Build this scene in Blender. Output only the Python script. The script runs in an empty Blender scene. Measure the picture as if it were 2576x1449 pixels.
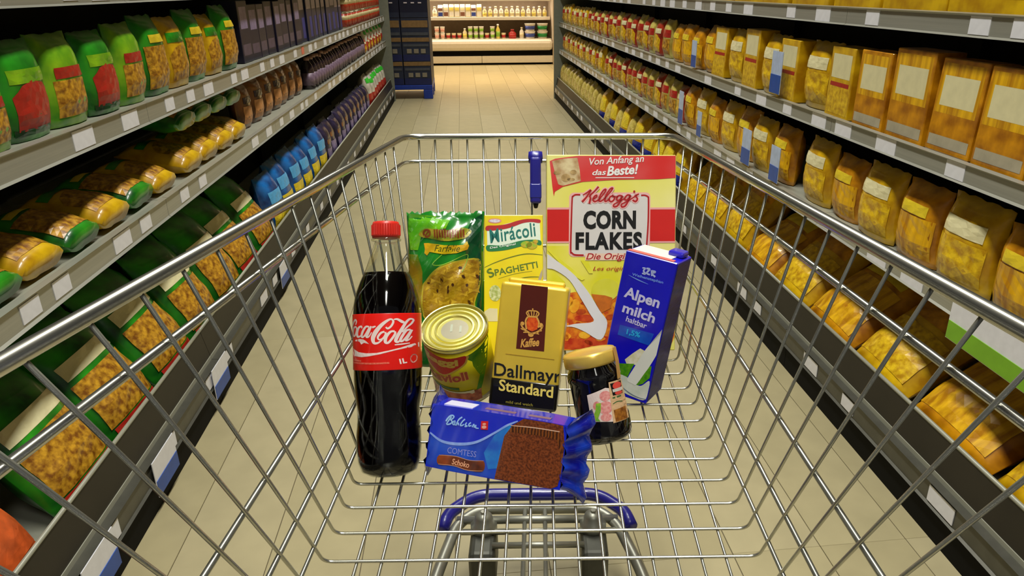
import bpy, bmesh, math, random
from mathutils import Vector, Matrix
random.seed(7)
scene = bpy.context.scene
COL = scene.collection
R = math.radians

# ------------------------------------------------------------------ camera
# The world: +Y runs down the aisle, floor at z = 0, the camera stands over the origin.
CAM_H = 1.15
F_PX, PP_X, PP_Y, W_PX, H_PX = 1840.0, 1391.0, 724.0, 2576.0, 1449.0
PITCH = math.atan((PP_Y + 32) / F_PX)
YAW = math.atan((PP_X - 1158) * math.cos(PITCH) / F_PX)
CART_YAW = YAW - math.atan((PP_X - 1354) * math.cos(PITCH) / F_PX)
cd = bpy.data.cameras.new('camera')
cam = bpy.data.objects.new('camera', cd)
COL.objects.link(cam)
cam.location = (0, 0, CAM_H)
cam.rotation_euler = (math.pi / 2 - PITCH, 0, -YAW)
cd.sensor_width = 36.0
cd.lens = 36.0 * F_PX / W_PX
cd.shift_x = -(PP_X - W_PX / 2) / W_PX
cd.shift_y = (PP_Y - H_PX / 2) / W_PX
cd.clip_start = 0.02
scene.camera = cam

# ------------------------------------------------------------------ world, view
wd = bpy.data.worlds.new('world')
scene.world = wd
wd.use_nodes = True
wd.node_tree.nodes['Background'].inputs[0].default_value = (0.9, 0.95, 1.0, 1)
wd.node_tree.nodes['Background'].inputs[1].default_value = 0.06
scene.view_settings.view_transform = 'Standard'
scene.view_settings.look = 'None'
scene.view_settings.gamma = 1.0
scene.view_settings.use_curve_mapping = False
scene.view_settings.exposure = 0.0
LAMP_W = 25.0          # each ceiling luminaire over the aisle
SPREAD = R(100)       # lamp spread narrowed on purpose to leave the shelf interiors darker
WARM_W = 40.0          # each warm luminaire over the cross aisle


# ------------------------------------------------------------------ materials
def lin(c):
    c = c / 255.0
    return c / 12.92 if c <= 0.04045 else ((c + 0.055) / 1.055) ** 2.4


def rgb(h):
    return tuple(lin(int(h[i:i + 2], 16)) for i in (0, 2, 4))


MATS = {}


def M(name, hexc, rough=0.5, metal=0.0, var=0.0, scale=30.0, hex2=None, coat=0.0, bump=0.0, spec=0.5,
      kind='noise', emit=0.0, detail=3.0, stretch=None, lo=0.35, hi=0.65):
    """Principled material with procedural colour variation and relief."""
    if name in MATS:
        return MATS[name]
    m = bpy.data.materials.new(name)
    MATS[name] = m
    m.use_nodes = True
    nt = m.node_tree
    b = nt.nodes['Principled BSDF']
    c = rgb(hexc)
    b.inputs['Base Color'].default_value = (*c, 1)
    b.inputs['Roughness'].default_value = rough
    b.inputs['Metallic'].default_value = metal
    b.inputs['Coat Weight'].default_value = coat
    b.inputs['Coat Roughness'].default_value = 0.08
    b.inputs['Specular IOR Level'].default_value = spec
    if emit:
        b.inputs['Emission Color'].default_value = (*c, 1)
        b.inputs['Emission Strength'].default_value = emit
    if var or hex2 or bump:
        tc = nt.nodes.new('ShaderNodeTexCoord')
        src = tc.outputs['Object']
        if stretch:
            mp = nt.nodes.new('ShaderNodeMapping')
            mp.inputs['Scale'].default_value = stretch
            nt.links.new(src, mp.inputs[0])
            src = mp.outputs[0]
        if kind == 'voronoi':
            tx = nt.nodes.new('ShaderNodeTexVoronoi')
            tx.inputs['Scale'].default_value = scale
            fac = tx.outputs['Color']
        elif kind == 'wave':
            tx = nt.nodes.new('ShaderNodeTexWave')
            tx.inputs['Scale'].default_value = scale
            tx.inputs['Distortion'].default_value = 4.0
            fac = tx.outputs['Fac']
        else:
            tx = nt.nodes.new('ShaderNodeTexNoise')
            tx.inputs['Scale'].default_value = scale
            tx.inputs['Detail'].default_value = detail
            fac = tx.outputs['Fac']
        nt.links.new(src, tx.inputs['Vector'])
        if var or hex2:
            rp = nt.nodes.new('ShaderNodeValToRGB')
            c2 = rgb(hex2) if hex2 else tuple(x * (1 - var) for x in c)
            rp.color_ramp.elements[0].position = lo
            rp.color_ramp.elements[1].position = hi
            rp.color_ramp.elements[0].color = (*c2, 1)
            rp.color_ramp.elements[1].color = (*c, 1)
            nt.links.new(fac, rp.inputs[0])
            nt.links.new(rp.outputs[0], b.inputs['Base Color'])
        if bump:
            bp = nt.nodes.new('ShaderNodeBump')
            bp.inputs['Strength'].default_value = bump
            bp.inputs['Distance'].default_value = 0.004
            nt.links.new(fac, bp.inputs['Height'])
            nt.links.new(bp.outputs[0], b.inputs['Normal'])
    return m


def clear_plastic(name, tint='F2F4F0', gloss=0.12):
    m = bpy.data.materials.new(name)
    m.use_nodes = True
    nt = m.node_tree
    nt.nodes.remove(nt.nodes['Principled BSDF'])
    out = nt.nodes['Material Output']
    tr = nt.nodes.new('ShaderNodeBsdfTransparent')
    tr.inputs[0].default_value = (*rgb(tint), 1)
    gl = nt.nodes.new('ShaderNodeBsdfGlossy')
    gl.inputs['Roughness'].default_value = 0.06
    lw = nt.nodes.new('ShaderNodeLayerWeight')
    lw.inputs[0].default_value = 0.35
    mul = nt.nodes.new('ShaderNodeMath')
    mul.operation = 'MULTIPLY_ADD'
    mul.inputs[1].default_value = 0.32
    mul.inputs[2].default_value = gloss * 0.4
    nt.links.new(lw.outputs['Fresnel'], mul.inputs[0])
    mx = nt.nodes.new('ShaderNodeMixShader')
    nt.links.new(mul.outputs[0], mx.inputs[0])
    nt.links.new(tr.outputs[0], mx.inputs[1])
    nt.links.new(gl.outputs[0], mx.inputs[2])
    nt.links.new(mx.outputs[0], out.inputs[0])
    return m


# ------------------------------------------------------------------ object helpers
def tag(o, label=None, cat=None, group=None, kind=None):
    if label:
        o['label'] = label
    if cat:
        o['category'] = cat
    if group:
        o['group'] = group
    if kind:
        o['kind'] = kind
    return o


def mesh(name, verts, faces, smooth=False):
    me = bpy.data.meshes.new(name)
    me.from_pydata([tuple(v) for v in verts], [], faces)
    me.update()
    if smooth:
        me.polygons.foreach_set('use_smooth', [True] * len(me.polygons))
    return me


def obj(name, me, mat, parent=None, label=None):
    if not isinstance(me, bpy.types.Mesh):
        me = mesh(name, *me)
    if mat is not None and len(me.materials) == 0:
        me.materials.append(mat)
    o = bpy.data.objects.new(name, me)
    COL.objects.link(o)
    if parent:
        o.parent = parent
    if label:
        o['label'] = label
    return o


def empty(name, mat4=None):
    o = bpy.data.objects.new(name, None)
    o.empty_display_size = 0.05
    COL.objects.link(o)
    if mat4 is not None:
        o.matrix_world = mat4
    return o


def copy_tree(o, parent=None):
    c = o.copy()
    COL.objects.link(c)
    c.parent = parent
    for ch in list(o.children):
        copy_tree(ch, c)
    return c


def bm_mesh(bm, name, smooth=False):
    me = bpy.data.meshes.new(name)
    bm.normal_update()
    bm.to_mesh(me)
    bm.free()
    if smooth:
        me.polygons.foreach_set('use_smooth', [True] * len(me.polygons))
    return me


def box_me(name, x0, x1, y0, y1, z0, z1, bev=0.0, seg=2, smooth=False):
    bm = bmesh.new()
    bmesh.ops.create_cube(bm, size=1.0)
    for v in bm.verts:
        v.co = Vector((x0 + (v.co.x + .5) * (x1 - x0), y0 + (v.co.y + .5) * (y1 - y0), z0 + (v.co.z + .5) * (z1 - z0)))
    if bev:
        bmesh.ops.bevel(bm, geom=bm.edges[:], offset=bev, segments=seg, profile=0.5, affect='EDGES')
    return bm_mesh(bm, name, smooth)


def lathe(profile, n=32, cap=True):
    vs, fs = [], []
    for r, z in profile:
        for i in range(n):
            a = 2 * math.pi * i / n
            vs.append((r * math.cos(a), r * math.sin(a), z))
    for j in range(len(profile) - 1):
        for i in range(n):
            k = (i + 1) % n
            fs.append((j * n + i, j * n + k, (j + 1) * n + k, (j + 1) * n + i))
    if cap:
        fs.append(tuple(range(n))[::-1])
        m = (len(profile) - 1) * n
        fs.append(tuple(m + i for i in range(n)))
    return vs, fs


def lathe_me(name, profile, n=32, smooth=True):
    me = mesh(name, *lathe(profile, n))
    if smooth:
        for p in me.polygons:
            p.use_smooth = len(p.vertices) == 4
    return me


def fillet(pts, rad, n=5):
    """Round the corners of an open polyline."""
    P = [Vector(p) for p in pts]
    out = [P[0]]
    for i in range(1, len(P) - 1):
        a, b, c = P[i - 1], P[i], P[i + 1]
        r = min(rad, (a - b).length * .45, (c - b).length * .45)
        p, q = b + (a - b).normalized() * r, b + (c - b).normalized() * r
        for k in range(n + 1):
            t = k / n
            out.append(p * (1 - t) ** 2 + b * 2 * t * (1 - t) + q * t * t)
    out.append(P[-1])
    return out


def tube(pts, r, n=8, cap=True, closed=False):
    P = [Vector(p) for p in pts]
    N = len(P)
    vs, fs = [], []
    up = None
    for i in range(N):
        if closed:
            t = (P[(i + 1) % N] - P[i - 1]).normalized()
        else:
            t = (P[min(i + 1, N - 1)] - P[max(i - 1, 0)]).normalized()
        if up is None:
            up = t.orthogonal().normalized()
        else:
            up = (up - t * up.dot(t)).normalized()
        sd = t.cross(up)
        for k in range(n):
            a = 2 * math.pi * k / n
            vs.append(P[i] + (up * math.cos(a) + sd * math.sin(a)) * r)
    for i in range(N if closed else N - 1):
        j = (i + 1) % N
        for k in range(n):
            l = (k + 1) % n
            fs.append((i * n + k, i * n + l, j * n + l, j * n + k))
    if cap and not closed:
        fs.append(tuple(range(n))[::-1])
        fs.append(tuple((N - 1) * n + k for k in range(n)))
    return vs, fs


def tube_me(name, pts, r, n=8, closed=False):
    return mesh(name, *tube(pts, r, n, True, closed), smooth=True)


# ------------------------------------------------------------------ flat print (lettering, emblems, pictures)
def catmull(pts, k=6):
    out = []
    n = len(pts)
    for i in range(n - 1):
        p0, p1, p2, p3 = pts[max(i - 1, 0)], pts[i], pts[i + 1], pts[min(i + 2, n - 1)]
        for s in range(k):
            t = s / k
            out.append(tuple(0.5 * (2 * b + (c - a) * t + (2 * a - 5 * b + 4 * c - d) * t * t + (3 * b - a - 3 * c + d) * t ** 3)
                             for a, b, c, d in zip(p0, p1, p2, p3)))
    out.append(tuple(pts[-1]))
    return out


def brush(strokes, w=None, k=6):
    """Brush strokes [(x, y, width), ...] -> 2-D ribbons."""
    vs, fs = [], []
    for st in strokes:
        st = [(p[0], p[1], p[2] if len(p) > 2 else w) for p in st]
        c = catmull(st, k)
        b = len(vs)
        for i, (x, y, ww) in enumerate(c):
            a, d = c[max(i - 1, 0)], c[min(i + 1, len(c) - 1)]
            tx, ty = d[0] - a[0], d[1] - a[1]
            l = math.hypot(tx, ty) or 1
            nx, ny = -ty / l * ww / 2, tx / l * ww / 2
            vs += [(x + nx, y + ny), (x - nx, y - ny)]
        for i in range(len(c) - 1):
            fs.append((b + 2 * i, b + 2 * i + 1, b + 2 * i + 3, b + 2 * i + 2))
    return vs, fs


def poly(*pls):
    vs, fs = [], []
    for p in pls:
        fs.append(tuple(range(len(vs), len(vs) + len(p))))
        vs += list(p)
    return vs, fs


def soft(pts, k=4):
    """Closed outline rounded through its points."""
    n = len(pts)
    out = []
    for i in range(n):
        p0, p1, p2, p3 = pts[i - 1], pts[i], pts[(i + 1) % n], pts[(i + 2) % n]
        for q in range(k):
            t = q / k
            out.append(tuple(0.5 * (2 * b + (c - a) * t + (2 * a - 5 * b + 4 * c - d) * t * t + (3 * b - a - 3 * c + d) * t ** 3)
                             for a, b, c, d in zip(p0, p1, p2, p3)))
    return out


def rect(x0, y0, x1, y1):
    return poly([(x0, y0), (x1, y0), (x1, y1), (x0, y1)])


def ell(cx, cy, rx, ry, n=20, rot=0.0):
    c, s = math.cos(rot), math.sin(rot)
    return [(cx + rx * math.cos(2 * math.pi * i / n) * c - ry * math.sin(2 * math.pi * i / n) * s,
             cy + rx * math.cos(2 * math.pi * i / n) * s + ry * math.sin(2 * math.pi * i / n) * c) for i in range(n)]


def text2(body, p0, p1, height, bold=0.0, shear=0.0, space=1.0):
    """Lettering fitted on the base line p0 -> p1 (trace units, y down) with the given height."""
    cu = bpy.data.curves.new('lettering_curve', 'FONT')
    cu.body = body
    cu.size = 1.0
    cu.shear = shear
    cu.offset = bold
    cu.space_character = space
    cu.resolution_u = 3
    o = bpy.data.objects.new('lettering_curve', cu)
    COL.objects.link(o)
    dg = bpy.context.evaluated_depsgraph_get()
    me = bpy.data.meshes.new_from_object(o.evaluated_get(dg))
    bpy.data.objects.remove(o)
    xs = [v.co.x for v in me.vertices]
    ys = [v.co.y for v in me.vertices]
    x0, x1, y0, y1 = min(xs), max(xs), min(ys), max(ys)
    ux, uy = p1[0] - p0[0], p1[1] - p0[1]
    l = math.hypot(ux, uy)
    vx, vy = uy / l * height, -ux / l * height
    vs = []
    for v in me.vertices:
        a, b = (v.co.x - x0) / (x1 - x0), (v.co.y - y0) / (y1 - y0)
        vs.append((p0[0] + ux * a + vx * b, p0[1] + uy * a + vy * b))
    fs = [tuple(p.vertices) for p in me.polygons]
    bpy.data.meshes.remove(me)
    bpy.data.curves.remove(cu)
    return vs, fs


def aff(tl, tr, bl, w, h, u0=None):
    """Trace units -> face units: tl/tr/bl are the corners of a w x h face, u centred, v from the bottom."""
    ax, ay = tr[0] - tl[0], tr[1] - tl[1]
    bx, by = bl[0] - tl[0], bl[1] - tl[1]
    det = ax * by - ay * bx

    def f(x, y):
        x -= tl[0]
        y -= tl[1]
        s = (x * by - y * bx) / det
        t = (ax * y - ay * x) / det
        return (s - .5) * w, (1 - t) * h
    return f


def decal(name, shape, amap, surf, layer, mat, parent, fine=None, label=None):
    """Flat print laid on a surface; surf(u, v, off) gives the 3-D point."""
    vs, fs = shape
    vs = [amap(*v[:2]) for v in vs] if amap else [v[:2] for v in vs]
    bm = bmesh.new()
    bv = [bm.verts.new((v[0], v[1], 0)) for v in vs]
    for f in fs:
        try:
            bm.faces.new([bv[i] for i in f])
        except ValueError:
            pass
    bmesh.ops.triangulate(bm, faces=bm.faces[:])
    if fine:
        for _ in range(6):
            es = [e for e in bm.edges if e.calc_length() > fine]
            if not es:
                break
            bmesh.ops.subdivide_edges(bm, edges=es, cuts=1)
            bmesh.ops.triangulate(bm, faces=[f for f in bm.faces if len(f.verts) > 3])
    off = 0.00014 * layer
    for v in bm.verts:
        v.co = surf(v.co.x, v.co.y, off)
    o = obj(name, bm_mesh(bm, name), mat, parent, label)
    if name in ('flakes_light', 'flakes_shade', 'window_gaps', 'pasta_shapes', 'yellow_rays', 'portrait_flakes', 'small_print', 'arc_lines', 'cherries'):
        o['kind'] = 'stuff'      # pieces of a picture too small to pick apart
    return o


def flat(u, v, o):
    return Vector((u, -o, v))


def cyl(Rr):
    def f(u, v, o):
        r = Rr + o
        u = max(-r * .985, min(r * .985, u))
        return Vector((u, -math.sqrt(r * r - u * u), v))
    return f


def join(*shapes):
    vs, fs = [], []
    for s in shapes:
        b = len(vs)
        vs += [v[:2] for v in s[0]]
        fs += [tuple(i + b for i in f) for f in s[1]]
    return vs, fs


# ================================================================== THE PLACE
M_floor = [M('floor_tile_%d' % i, h, rough=0.38, var=0.10, scale=9.0, spec=0.35) for i, h in enumerate(('ABA07C', 'A89D79', 'AEA380'))]
M_grout = M('floor_joint', '6E6450', rough=0.9, var=0.2)
M_dark = M('shelf_back_dark', '15140F', rough=0.7, var=0.3)
M_shelf = M('shelf_metal_grey', 'A6A696', rough=0.42, metal=0.15, var=0.08, scale=14)
M_rail = M('price_rail_grey', 'A9A89C', rough=0.32, metal=0.35, var=0.12, scale=10, stretch=(1, .3, 20))
M_kick = M('kick_plate_black', '060606', rough=0.7, var=0.3, spec=0.15)
M_pillar = M('pillar_grey', '85887B', rough=0.5, var=0.1)
M_white = M('label_white', 'E9E9F0', rough=0.35, var=0.06, scale=60)
M_red = M('label_red', 'E0725C', rough=0.4, var=0.1)
M_blue = M('card_blue', '1F4FA8', rough=0.35, var=0.15)
M_paleblue = M('card_pale_blue', 'B9C9E8', rough=0.35, var=0.15, scale=50)

# ---- floor: long tiles with open joints
floor = empty('floor', Matrix.Translation((0, 6, 0)))
tag(floor, kind='structure')
obj('floor_bed', box_me('floor_bed', -4, 4, -8, 7.5, -0.06, -0.004), M_grout, floor)
TW, TL_ = 0.2015, 1.209
tile_me = {}
for k in range(3):
    tile_me[k] = box_me('floor_tile', -TW / 2 + .0009, TW / 2 - .0009, -TL_ / 2 + .0002, TL_ / 2 - .0002, -0.012, 0, bev=0.0007, seg=1)
    tile_me[k].materials.append(M_floor[k])
for i in range(-9, 11):
    for j in range(-1, 11):
        if (i < -4 or i > 5) and j < 6:
            continue
        o = obj('floor_tile', tile_me[(i * 7 + j * 5) % 3], None, floor)
        o.location = (-0.0655 + TW * (i + .5), TL_ * (j + .5) - 6, 0)

# ---- ceiling, far wall
ceil = obj('ceiling', box_me('ceiling', -4, 4, -2, 13.5, 3.1, 3.2), M('ceiling_paint', '8F8C84', rough=0.9, var=0.05))
tag(ceil, kind='structure')
wall = obj('wall_back', box_me('wall_back', -4, 4, 13.4, 13.5, 0, 3.1), M('wall_paint', 'B5A68C', rough=0.9, var=0.06))
tag(wall, kind='structure')


def luminaire(name, x, y, length, width, watts, colour, label, along_y=True):
    t = empty(name, Matrix.Translation((x, y, 3.0)))
    tag(t, label, 'ceiling lamp', 'ceiling luminaires')
    a, b = (width / 2, length / 2) if along_y else (length / 2, width / 2)
    obj('housing', box_me('housing', -a - .03, a + .03, -b - .03, b + .03, 0.02, 0.10, bev=0.01), M('lamp_housing', 'D8D8D2', rough=0.5, var=0.05), t)
    ld = bpy.data.lights.new('tube_light', 'AREA')
    ld.shape = 'RECTANGLE'
    ld.size, ld.size_y = 2 * a, 2 * b
    ld.energy = watts
    ld.color = colour
    ld.spread = SPREAD
    lo = bpy.data.objects.new('tube_light', ld)
    COL.objects.link(lo)
    lo.parent = t
    lo.location = (0, 0, 0.0)
    return t


for k, y in enumerate((-1.2, 0.9, 3.0, 5.1, 7.2)):
    luminaire('ceiling_luminaire', 0.12, y, 1.5, 0.22, LAMP_W, (1.0, 0.985, 0.90),
              'long white luminaire above the aisle, number %s from the camera end' % ('one', 'two', 'three', 'four', 'five')[k])
for k, x in enumerate((-1.1, 0.6, 2.3)):
    luminaire('ceiling_luminaire', x, 10.3, 1.4, 0.25, WARM_W, (1.0, 0.73, 0.42),
              'warm luminaire over the cross aisle in front of the chiller, %s' % ('left', 'middle', 'right')[k], False)

# ---- shelving runs
Y_END = 8.3
SIDES = {
    'left': dict(s=-1, x=-0.755, set=0.05, levels=[(0.575, 0.630), (0.826, 0.880), (1.115, 1.170)]),
    'right': dict(s=1, x=0.985, set=0.05, levels=[(0.485, 0.530), (0.763, 0.808), (1.055, 1.102)]),
}
BAYS = 7
Y_START = -0.5
BAY = (Y_END - Y_START) / BAYS


def prism(pts, y0, y1, s):
    """Extrude a (depth, z) outline along y."""
    n = len(pts)
    vs = [(s * d, y0, z) for d, z in pts] + [(s * d, y1, z) for d, z in pts]
    fs = [tuple(range(n)), tuple(range(2 * n - 1, n - 1, -1))]
    fs += [(i, (i + 1) % n, n + (i + 1) % n, n + i) for i in range(n)]
    return vs, fs


def shelving(side):
    S = SIDES[side]
    s, x = S['s'], S['x']
    t = empty('shelving_run', Matrix.Translation((x, 0, 0)))
    tag(t, 'long grey metal shelving run with price rails along the %s side of the aisle' % side, 'shelving')
    rnd = random.Random(11 if side == 'left' else 23)
    lab = box_me('price_label', -.002, 0, -.032, .032, -.018, .018)
    lab.materials.append(M_white)
    lab2 = box_me('price_label', -.002, 0, -.045, .045, -.02, .02)
    lab2.materials.append(M_white)
    labr = box_me('price_label', -.002, 0, -.03, .03, -.018, .018)
    labr.materials.append(M_red)
    for b in range(BAYS):
        y0, y1 = Y_START + b * BAY + .001, Y_START + (b + 1) * BAY - .001
        obj('back_panel', prism([(.50, .0), (.52, .0), (.52, 1.9), (.50, 1.9)], y0, y1, s), M_dark, t)
        obj('upright', prism([(.47, 0), (.50, 0), (.50, 1.9), (.47, 1.9)], y0, y0 + .03, s), M_dark, t)
        obj('kick_plate', prism([(.012, 0), (.03, 0), (.03, .078), (.012, .078)], y0, y1, s), M_kick, t)
        obj('base_deck', prism([(.02, .135), (.5, .135), (.5, .15), (.02, .15)], y0, y1, s), M_shelf, t)
        obj('front_stop', prism([(.022, .15), (.03, .15), (.045, .228), (.037, .228)], y0, y1, s), M('front_stop_brown', '241F18', rough=0.45, var=0.3, scale=8), t)
        obj('guard_rail', mesh('guard_rail', *tube([(s * .038, y0, .232), (s * .038, y1, .232)], .005, 6), smooth=True), M_shelf, t)
        rb = obj('price_rail', prism([(0, .080), (.006, .084), (.006, .132), (0, .136), (.02, .138), (.02, .078)], y0, y1, s), M('base_rail_dark', '5A5950', rough=0.35, metal=0.4, var=0.15), t)
        n = 4
        for k in range(n):
            o = obj('price_label', lab2 if rnd.random() < .5 else lab, None, rb)
            o.location = (s * .0055 if s > 0 else 0 - .0035, y0 + BAY * (k + rnd.uniform(.2, .8)) / n, .108)
        for (za, zb) in S['levels']:
            d = S['set']
            obj('shelf', prism([(d + .012, zb - .03), (.47, zb - .03), (.47, zb - .008), (d + .012, zb - .008)], y0, y1, s), M_shelf, t)
            rl = obj('price_rail', prism([(d, za), (d + .006, za + .004), (d + .006, zb - .006), (d, zb - .002), (d + .014, zb), (d + .014, za)], y0, y1, s), M_rail, t)
            n = 6
            for k in range(n):
                q = rnd.random()
                if q < .12:
                    continue
                pick = labr if (q > .9 and side == 'left' and b > 2) else (lab2 if q > .55 else lab)
                o = obj('price_label', pick, None, rl)
                o.location = (s * (d + .0045) + (.001 if s > 0 else -.001) * 0 + (0 if s < 0 else .002), y0 + BAY * (k + rnd.uniform(.25, .75)) / n, (za + zb) / 2)
    obj('end_panel', prism([(0, 0), (.52, 0), (.52, 1.95), (0, 1.95)], Y_END, Y_END + .04, s), M_pillar, t)
    return t


RUN = {k: shelving(k) for k in SIDES}

# larger shelf-edge cards
def card(side, y, z0, z1, w, two=True, mat=None, stripe=None):
    S = SIDES[side]
    s = S['s']
    d = S['set'] - .004 if z0 > .3 else -.004
    c = obj('shelf_card', prism([(d, z0), (d + .002, z0), (d + .002, z1), (d, z1)], y - w / 2, y + w / 2, s), mat or M_white, RUN[side])
    if two:
        obj('card_stripe', prism([(d - .0015, z0 + .002), (d, z0 + .002), (d, z0 + (z1 - z0) * .45), (d - .0015, z0 + (z1 - z0) * .45)], y - w / 2 + .002, y + w / 2 - .002, s), stripe or M_blue, c)


for y in (1.22, 1.56, 2.0, 2.85):
    card('left', y, 0.045, 0.138, 0.13)
for (y, z0, z1, w) in ((2.42, .82, .955, .085), (3.35, .815, .93, .07), (2.62, .535, .665, .085), (2.35, .535, .655, .075), (3.5, .535, .69, .07), (3.2, .53, .64, .06)):
    card('right', y, z0, z1, w, True, M_paleblue)
card('right', 1.12, .435, .53, .45, True, M_white, M('card_green', '7CB81E', rough=.35, var=.1))

# ---- packages for the shelves ------------------------------------------------
def bag_surf(w, h, t, gusset=0.55, wr=0.0, seed=0):
    rr = random.Random(seed)
    ph = [rr.uniform(0, 6.28) for _ in range(6)]

    def T(u, v):
        a = min(1.0, abs(2 * u / w))
        q = v / h
        edge = (max(0.0, 1 - a ** 2.6)) ** .5
        vert = min(1.0, gusset + (1 - gusset) * (q / .25)) if q < .25 else (1.0 if q < .62 else max(0.0, 1 - ((q - .62) / .34) ** 2) ** .5)
        base = t / 2 * edge * vert
        if wr:
            base += wr * edge * (math.sin(u / w * 9 + ph[0] + q * 5) * .5 + math.sin(q * 23 + ph[1] + u / w * 6) * .35 + math.sin(q * 41 - u / w * 25 + ph[2]) * .25) * (1 - .5 * vert + .3)
        return max(base, .0012)
    return T


def bag_me(name, w, h, t, nu=10, nv=12, wr=0.003, seed=0, flare=0.0):
    T = bag_surf(w, h, t, wr=wr, seed=seed)
    rr = random.Random(seed + 99)
    jag = [rr.uniform(-1, 1) for _ in range(nu + 1)]
    vs, fs = [], []

    def W(q):
        return 1 - .07 * math.sin(math.pi * min(1, q / .93)) * 0 - .05 * (1 - min(1, abs(q - .5) * 2)) * -1 * 0 + flare * max(0, q - .85) / .15

    for side in (-1, 1):
        for j in range(nv + 1):
            q = j / nv
            for i in range(nu + 1):
                u = (i / nu - .5) * w
                z = q * h + (jag[i] * .012 * h if j == nv else 0)
                vs.append((u * W(q), side * T(u, q * h), z))
    n1 = (nu + 1) * (nv + 1)
    for j in range(nv):
        for i in range(nu):
            a = j * (nu + 1) + i
            fs.append((a, a + 1, a + nu + 2, a + nu + 1))
            b = n1 + a
            fs.append((b + 1, b, b + nu + 1, b + nu + 2))
    for i in range(nu):
        fs.append((n1 + i, n1 + i + 1, i + 1, i))
        k = nv * (nu + 1) + i
        fs.append((k, k + 1, n1 + k + 1, n1 + k))
    for j in range(nv):
        k = j * (nu + 1)
        fs.append((k, k + nu + 1, n1 + k + nu + 1, n1 + k))
        k += nu
        fs.append((k + nu + 1, k, n1 + k, n1 + k + nu + 1))
    me = mesh(name, vs, fs, smooth=True)
    return me, T


PROTOS = bpy.data.objects


def proto_bag(name, w, h, t, film, panels, seed=1, wr=0.003, flare=0.04):
    """A pillow bag: film body plus printed panels given as (part name, shape in unit face coords, material)."""
    root = empty(name)
    me, T = bag_me('film', w, h, t, wr=wr, seed=seed, flare=flare)
    obj('film', me, film, root)

    def sf(u, v, o):
        return Vector((u, -T(u, v) - o - .0011, v))
    for i, (pn, shp, mt) in enumerate(panels):
        decal(pn, shp, lambda x, y: ((x - .5) * w, y * h), sf, 1 + i, mt, root, fine=.022)
    return root


def proto_box(name, w, h, t, body, panels, bev=0.002):
    root = empty(name)
    obj('carton', box_me('carton', -w / 2, w / 2, 0, t, 0, h, bev=bev, seg=1), body, root)
    for i, (pn, shp, mt) in enumerate(panels):
        decal(pn, shp, lambda x, y: ((x - .5) * w, y * h), flat, 1 + i, mt, root)
    return root


def proto_round(name, prof, body, parts):
    root = empty(name)
    obj('body', lathe_me('body', prof, 16), body, root)
    for pn, pf, mt in parts:
        obj(pn, lathe_me(pn, pf, 16), mt, root)
    return root


USED = set()
ORD = ['nearest', 'second', 'third', 'fourth', 'fifth', 'sixth', 'seventh', 'eighth', 'ninth', 'tenth', 'eleventh', 'twelfth',
       'thirteenth', 'fourteenth', 'fifteenth', 'sixteenth', 'seventeenth', 'eighteenth', 'nineteenth', 'twentieth']
ORD += ['twenty-' + o for o in ('first', 'second', 'third', 'fourth', 'fifth', 'sixth', 'seventh', 'eighth', 'ninth')] + ['thirtieth'] + \
       ['thirty-' + o for o in ('first', 'second', 'third', 'fourth', 'fifth', 'sixth', 'seventh', 'eighth', 'ninth')] + ['fortieth']


def place(proto, mat4, label, cat, group):
    if proto.name in USED:
        o = copy_tree(proto)
    else:
        USED.add(proto.name)
        o = proto
    o.matrix_world = mat4
    return tag(o, label, cat, group)


VCACHE = {}
CUR = {}


def pverts(proto):
    """All vertices of a package in its own frame."""
    if proto.name not in VCACHE:
        VCACHE[proto.name] = [v.co.copy() for ch in proto.children for v in ch.data.vertices]
    return VCACHE[proto.name]


def row(protos, side, z, y0, y1, label, cat, group, gap=0.006, setback=0.0, tilt=2.0, tip=(0.0, 4.0), zs=0.0, scale=(0.95, 1.05), ordn='%s from the camera'):
    """Stand packages side by side along a shelf front from y0 until y1 is full; each rests on the deck and clears its neighbours."""
    S = SIDES[side]
    s = S['s']
    rr = random.Random(int(z * 1000) * 7919 + int(y0 * 1000) * 31 + int(zs * 1000) + (5 if s > 0 else 0))
    front = (S['set'] + .018 if z > .3 else .052) + setback
    key = (side, round(z, 3), zs)
    y, k = max(y0, CUR.get(key, -9.0)), 0
    while k < 60:
        pr_ = protos[k % len(protos)]
        f = rr.uniform(*scale)
        m = (Matrix.Rotation(-s * math.pi / 2 + R(rr.uniform(-tilt, tilt)), 4, 'Z') @ Matrix.Rotation(-R(rr.uniform(*tip)), 4, 'X') @ Matrix.Diagonal((f, f, f, 1)))
        P = [m @ v for v in pverts(pr_)]
        ys = [p.y for p in P]
        d0 = min(s * p.x for p in P)
        zmin = min(p.z for p in P)
        ext = max(ys) - min(ys)
        if y + ext * .5 > y1 or y + ext > Y_END - .03:
            break
        loc = (S['x'] + s * (front - d0 + rr.uniform(0, .008)), y - min(ys), z + zs - zmin + .0008)
        y += max(ys) - min(ys) + gap + rr.uniform(0, .006)
        place(pr_, Matrix.Translation(loc) @ m, '%s, %s' % (label, ordn % ORD[min(k, len(ORD) - 1)]), cat, group)
        k += 1
    CUR[key] = y


def foil(name, h, h2=None, var=.25, scale=25):
    return M(name, h, rough=0.3, var=var, hex2=h2, scale=scale, coat=0.4, bump=0.15)


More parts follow.
